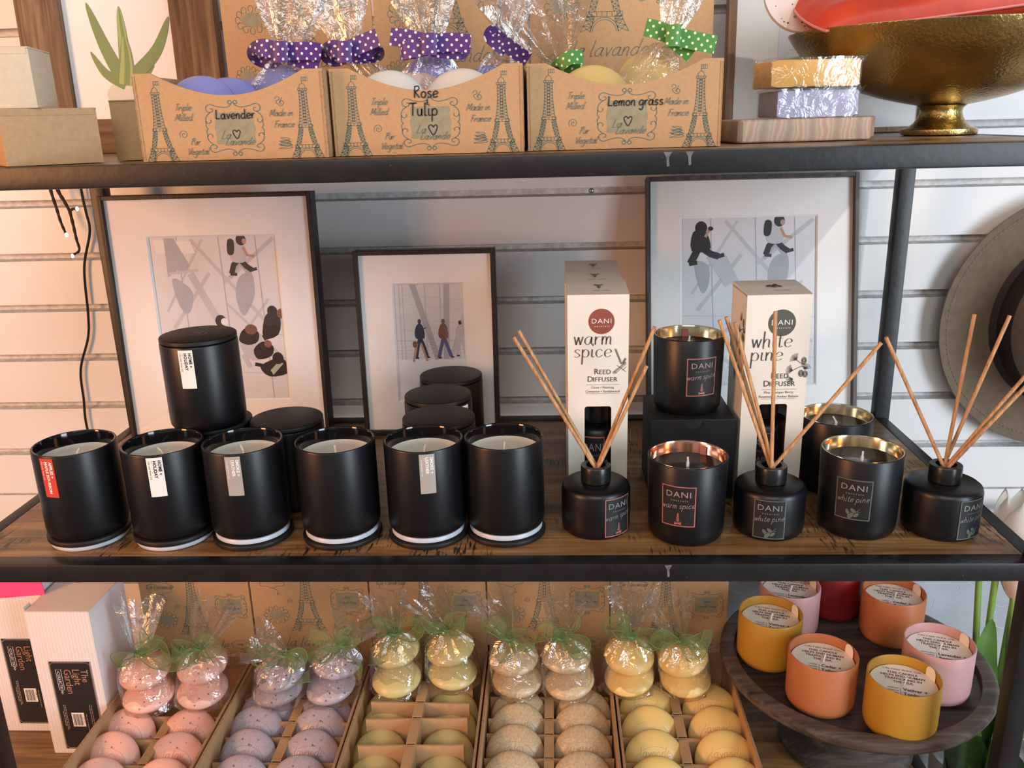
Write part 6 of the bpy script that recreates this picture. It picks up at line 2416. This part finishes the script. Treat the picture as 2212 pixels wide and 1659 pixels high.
# ------------------------------------------------------------------ cake stand with coloured candles
M_darkwood = mat_wood('charcoal_stained_wood', (0.028, 0.023, 0.020), (0.062, 0.052, 0.047), (0.120, 0.10, 0.086), axis=0, rough=.42, scale=1.3, bump=.35)
M_rimwood = mat_wood('worn_grey_wood', (0.035, 0.028, 0.024), (0.085, 0.066, 0.054), (0.16, 0.13, 0.11), axis=0, rough=.4, scale=1.3, bump=.35)
st = thing('cake_stand', 'round dark wooden pedestal cake stand holding the coloured candles', 'cake stand', (.4052, .2167, LOW + .0003))
zp = .1185
m = MB()
m.lathe([(0, zp - .010), (.060, zp - .0115), (.140, zp - .0115)], 144)
m.lathe([(.1455, zp + .0010), (.1440, zp), (0, zp)], 144)
m.build('plate', M_darkwood, st)
m = MB()
m.lathe([(.140, zp - .0115), (.152, zp - .009), (.1600, zp - .003), (.1645, zp + .006), (.1640, zp + .0105), (.1620, zp + .0120), (.1600, zp + .0125), (.1475, zp + .0128), (.1460, zp + .0118), (.1455, zp + .0010)], 144)
m.build('plate_rim', M_rimwood, st)
m = MB()
m.lathe([(0, 0), (.080, 0), (.083, .003), (.083, .009), (.078, .014), (.060, .020), (.044, .032), (.034, .048), (.030, .060), (.036, .072), (.047, .083), (.054, .094), (.058, .105), (.060, .1068), (0, .1068)], 96)
m.build('pedestal', M_darkwood, st)
nest(st, 'plate', ('plate_rim',))

glass_cols = {
    'yellow': (0.62, 0.33, 0.035), 'orange': (0.62, 0.215, 0.080), 'pink': (0.74, 0.42, 0.41), 'red': (0.33, 0.018, 0.016)}
GM = {k: mat('frosted_%s_glass' % k, v, .42, var=.03, trans=.30) for k, v in glass_cols.items()}
M_disc = mat('cream_paper_disc', (0.90, 0.83, 0.73), .6, var=.02)
NAMES = {'yellow': ('Vetiver +', 'Tonka', ('vetiver', 'pepper', 'tonka')), 'orange': ('Cedar +', 'Tobacco', ('cedar', 'vanilla', 'oak')), 'pink': ('Lavender +', 'Bergamot', ('lavender', 'amber', 'citrus')), 'red': ('Apples +', 'Maple', ('apple', 'maple', 'oak'))}


def glass_candle(col, x, y, rz, label):
    r, h = .0395, .0680
    t = thing('glass_candle', label, 'candle', (x, y, LOW + zp + .0008), group='coloured candles on the cake stand')
    MB().lathe([(0, .0006), (r - .012, 0), (r - .006, .0008), (r - .002, .004), (r - .0003, .010), (r, .016), (r, h - .0012), (r - .0006, h), (r - .0018, h), (r - .0024, h - .0015), (r - .0028, .006), (0, .005)], 88).build('glass', GM[col], t)
    zw = h - .0122
    MB().lathe([(0, .0056), (r - .0060, .0056), (r - .0034, .009), (r - .0034, zw), (0, zw)], 56).build('wax', M_wax, t)
    d = MB()
    R = r - .0036
    d.lathe([(0, zw + .0008), (R - .0005, zw + .0008), (R, zw + .0004)], 64)
    c_, s_ = cos(rz), sin(rz)
    mp = plane_map((0, 0, zw + .0008), (c_, s_, 0), (-s_, c_, 0), .0002)
    d.text('CALYAN WAX CO.', .0046, 0, .0235, mp, 1, .0001, spacing=1.08)
    for k, s in enumerate(('THIS CANDLE', 'HELPS END HUMAN', 'TRAFFICKING IN', 'THE USA.')):
        d.text(s, .0056, 0, .0165 - .0057 * k, mp, 1, .0001, bold=.015, spacing=1.02, sx=.92)
    a, b, thin = NAMES[col]
    for k, s in enumerate(thin):
        d.text(s, .0042, -.0055, -.0120 - .0045 * k, mp, 1, .0001, align='r')
    d.rect(-.0040, -.0036, -.0235, -.0095, mp, 1, .0001)
    d.text(a, .0070, -.0015, -.0135, mp, 1, .0001, align='l', bold=.025, sx=.95)
    d.text(b, .0070, -.0015, -.0215, mp, 1, .0001, align='l', bold=.025, sx=.95)
    d.text('non toxic soy candle | 8 oz', .0032, 0, -.0275, mp, 1, .0001)
    d.fill([(.0032 * cos(q), -.0045 + .0026 * sin(q)) for q in [2 * pi * i / 16 for i in range(16)]], mp, 2, .0002)
    d.build('paper_disc', [M_disc, M_brownink, M_wax], t, smooth=0)
    w = MB()
    w.tube(catmull([(0, -.003, zw + .0005), (.0004, -.0035, zw + .006), (.0012, -.004, zw + .0115)], 5), .0009, 8)
    w.build('wick', M_whitewick, t)
    # pull tab folded up against the right wall
    tb = MB()
    mp2 = cyl_map(r - .0040, zw + .001, rz + radians(122), -.0004)

    def inner(u, v, hh=0):
        return mp2(u, v, hh)
    pts = [(-.008, 0), (.008, 0), (.0078, .0085), (.006, .0120), (.0025, .0138), (-.0025, .0138), (-.006, .0120), (-.0078, .0085)]
    tb.fill(pts, inner)
    tb.build('pull_tab', M_disc, t, smooth=0)
    nest(t, 'wax', ('wick', 'paper_disc'))
    return t


RZ = radians(-17)
glass_candle('yellow', .4189, .1006, RZ, 'yellow glass candle at the very front of the cake stand')
glass_candle('orange', .3422, .1436, RZ, 'orange glass candle left of centre at the front of the cake stand')
glass_candle('pink', .4859, .1668, RZ, 'pink glass candle at the right edge of the cake stand')
glass_candle('yellow', .3021, .2300, RZ, 'yellow glass candle at the left edge of the cake stand')
glass_candle('orange', .4758, .2815, RZ, 'orange glass candle at the back right of the cake stand')
glass_candle('pink', .3447, .2985, RZ, 'pink glass candle partly hidden behind the left yellow one')
glass_candle('red', .4185, .3450, RZ, 'red glass candle at the back of the cake stand')

# ------------------------------------------------------------------ behind and beside the stand
M_canvas = mat('grey_blue_plaster_canvas', (0.42, 0.45, 0.48), .55, var=.22, scale=7, bump=.9, bscale=16)
cv = thing('canvas_panel', 'large grey-blue textured canvas standing behind the shelf at the lower right', 'painting', (.62, .447, -.8))
m = MB()
m.box(-.34, .34, 0, .016, 0, .640, bev=.001)
mp = plane_map((0, 0, .30), (1, 0, 0), (0, 0, 1), .0003)
crng = random.Random(9)
for k in range(70):
    x, y = crng.uniform(-.33, .33), crng.uniform(.05, .33)
    a = crng.uniform(-.9, .4)
    L_ = crng.uniform(.008, .03)
    m.stroke([(v.x, v.y) for v in catmull([(x, y), (x + L_ * cos(a), y + L_ * sin(a)), (x + L_ * 1.7 * cos(a + .5), y + L_ * 1.7 * sin(a + .5))], 3)], crng.uniform(.0008, .0022), mp, 1)
m.build('canvas', [M_canvas, mat('pale_paint_ridge', (0.55, 0.58, 0.60), .5)], cv)

M_leaf = mat('tulip_leaf', (0.085, 0.19, 0.035), .4, var=.25, scale=25, sub=.05)
M_stem = mat('tulip_stem', (0.20, 0.36, 0.08), .45, var=.1)
M_petal = mat('white_tulip_petal', (0.80, 0.75, 0.67), .5, var=.04, sub=.15)
M_petalp = mat('blush_tulip_petal', (0.80, 0.67, 0.60), .5, var=.05, sub=.15)
tp = thing('tulip_plant', 'white tulips with broad green leaves in a pot right of the shelf', 'flowers', (.645, .310, -.8))
TB = Vector((.645, .310, -.8))
m = MB()
m.lathe([(0, 0), (.055, 0), (.058, .004), (.072, .30), (.075, .31), (.076, .322), (.070, .323), (.067, .310), (0, .305)], 64)
m.build('pot', mat('grey_glazed_pot', (0.40, 0.40, 0.38), .35, var=.08), tp)


def tulip_head(c, s, m_, seed, tilt=0.0):
    r_ = random.Random(seed)
    mb = MB()
    for k in range(6):
        a0 = k * pi / 3 + (.5 if k % 2 else 0) * pi / 3 * .3
        rad = 1.0 if k % 2 == 0 else .90
        vs, fs = [], []
        nu, nv = 8, 10
        for j in range(nv + 1):
            v = j / nv
            prof_r = (0.12 + 0.95 * sin(min(1, v * 1.05) * pi * .62) ** .8) * (1 - .52 * max(0, v - .45) ** 1.3) * .5
            wid = sin(min(1, .12 + v * .88) * pi) ** .65 * 1.05
            for i in range(nu + 1):
                u = 2 * i / nu - 1
                a = a0 + u * wid * .62
                rr = prof_r * s * rad * (1 - .04 * u * u)
                vs.append(Vector((rr * cos(a), rr * sin(a), v * s * 1.25 - .05 * s * u * u * v)))
        for j in range(nv):
            for i in range(nu):
                q = j * (nu + 1) + i
                fs.append((q, q + 1, q + nu + 2, q + nu + 1))
        M_ = Matrix.Rotation(tilt, 4, 'Y')
        mb.add([M_ @ v for v in vs], fs)
    return mb.build('flower', m_, tp, smooth=60, loc=Vector(c) - TB)


def tulip_leaf(pts, w, twist):
    mb = MB()
    P = catmull([Vector(p) - TB for p in pts], 8)
    n = len(P)
    vs, fs = [], []
    for i, p in enumerate(P):
        u = i / (n - 1)
        tg = (P[min(i + 1, n - 1)] - P[max(i - 1, 0)]).normalized()
        sd = tg.cross(Vector((sin(twist), -cos(twist), 0))).normalized()
        nn = sd.cross(tg)
        hw_ = w * (sin(pi * (u * .93 + .07)) ** .7) * (1 - .25 * u)
        for q in (-1, -.5, 0, .5, 1):
            vs.append(p + sd * hw_ * q - nn * hw_ * .28 * (1 - q * q))
    for i in range(n - 1):
        for k in range(4):
            a = i * 5 + k
            fs.append((a, a + 1, a + 6, a + 5))
    mb.add(vs, fs)
    return mb.build('leaf', M_leaf, tp, smooth=60)


heads = [((.6230, .280, -.1400), .066, M_petal, 0.0), ((.6330, .285, -.2150), .048, M_petalp, .1), ((.5850, .300, -.1250), .044, M_petal, -.6)]
for k, (c, s, m_, tl_) in enumerate(heads):
    tulip_head(c, s, m_, k, tl_)
for k, pts in enumerate((((.632, .285, -.49), (.640, .280, -.35), (.6230, .280, -.138)), ((.628, .285, -.49), (.634, .29, -.36), (.6330, .285, -.213)), ((.618, .290, -.49), (.604, .298, -.33), (.587, .300, -.123)), ((.624, .285, -.49), (.612, .29, -.33), (.608, .29, -.16)))):
    MB().tube(catmull([Vector(p) - TB for p in pts], 8), .0042, 10).build('stem', M_stem, tp)
tulip_leaf([(.622, .280, -.49), (.606, .272, -.40), (.598, .268, -.31), (.604, .275, -.235)], .027, .0)
tulip_leaf([(.634, .275, -.49), (.634, .262, -.41), (.640, .262, -.34), (.650, .270, -.285)], .022, .4)
tulip_leaf([(.618, .282, -.49), (.600, .262, -.44), (.585, .250, -.40), (.580, .248, -.345)], .020, -.3)
tulip_leaf([(.640, .285, -.49), (.655, .262, -.42), (.668, .258, -.36), (.672, .262, -.30)], .024, .6)


# tall green glass vase standing on the floor right of the shelf, its mouth under the cake stand rim
gv = thing('glass_vase', 'green-grey glass vase under the right rim of the cake stand', 'vase', (.5460, .1400, -.8))
m = MB()
m.lathe([(0, .006), (.036, .006), (.0375, .0), (.040, .002), (.0420, .20), (.0440, .445), (.0450, .452), (.0440, .455), (.0420, .448), (.0400, .20), (.0370, .012), (0, .012)], 72)
m.build('vase_body', mat_glass('green_grey_glass', (0.42, 0.50, 0.38), .10, .7), gv)
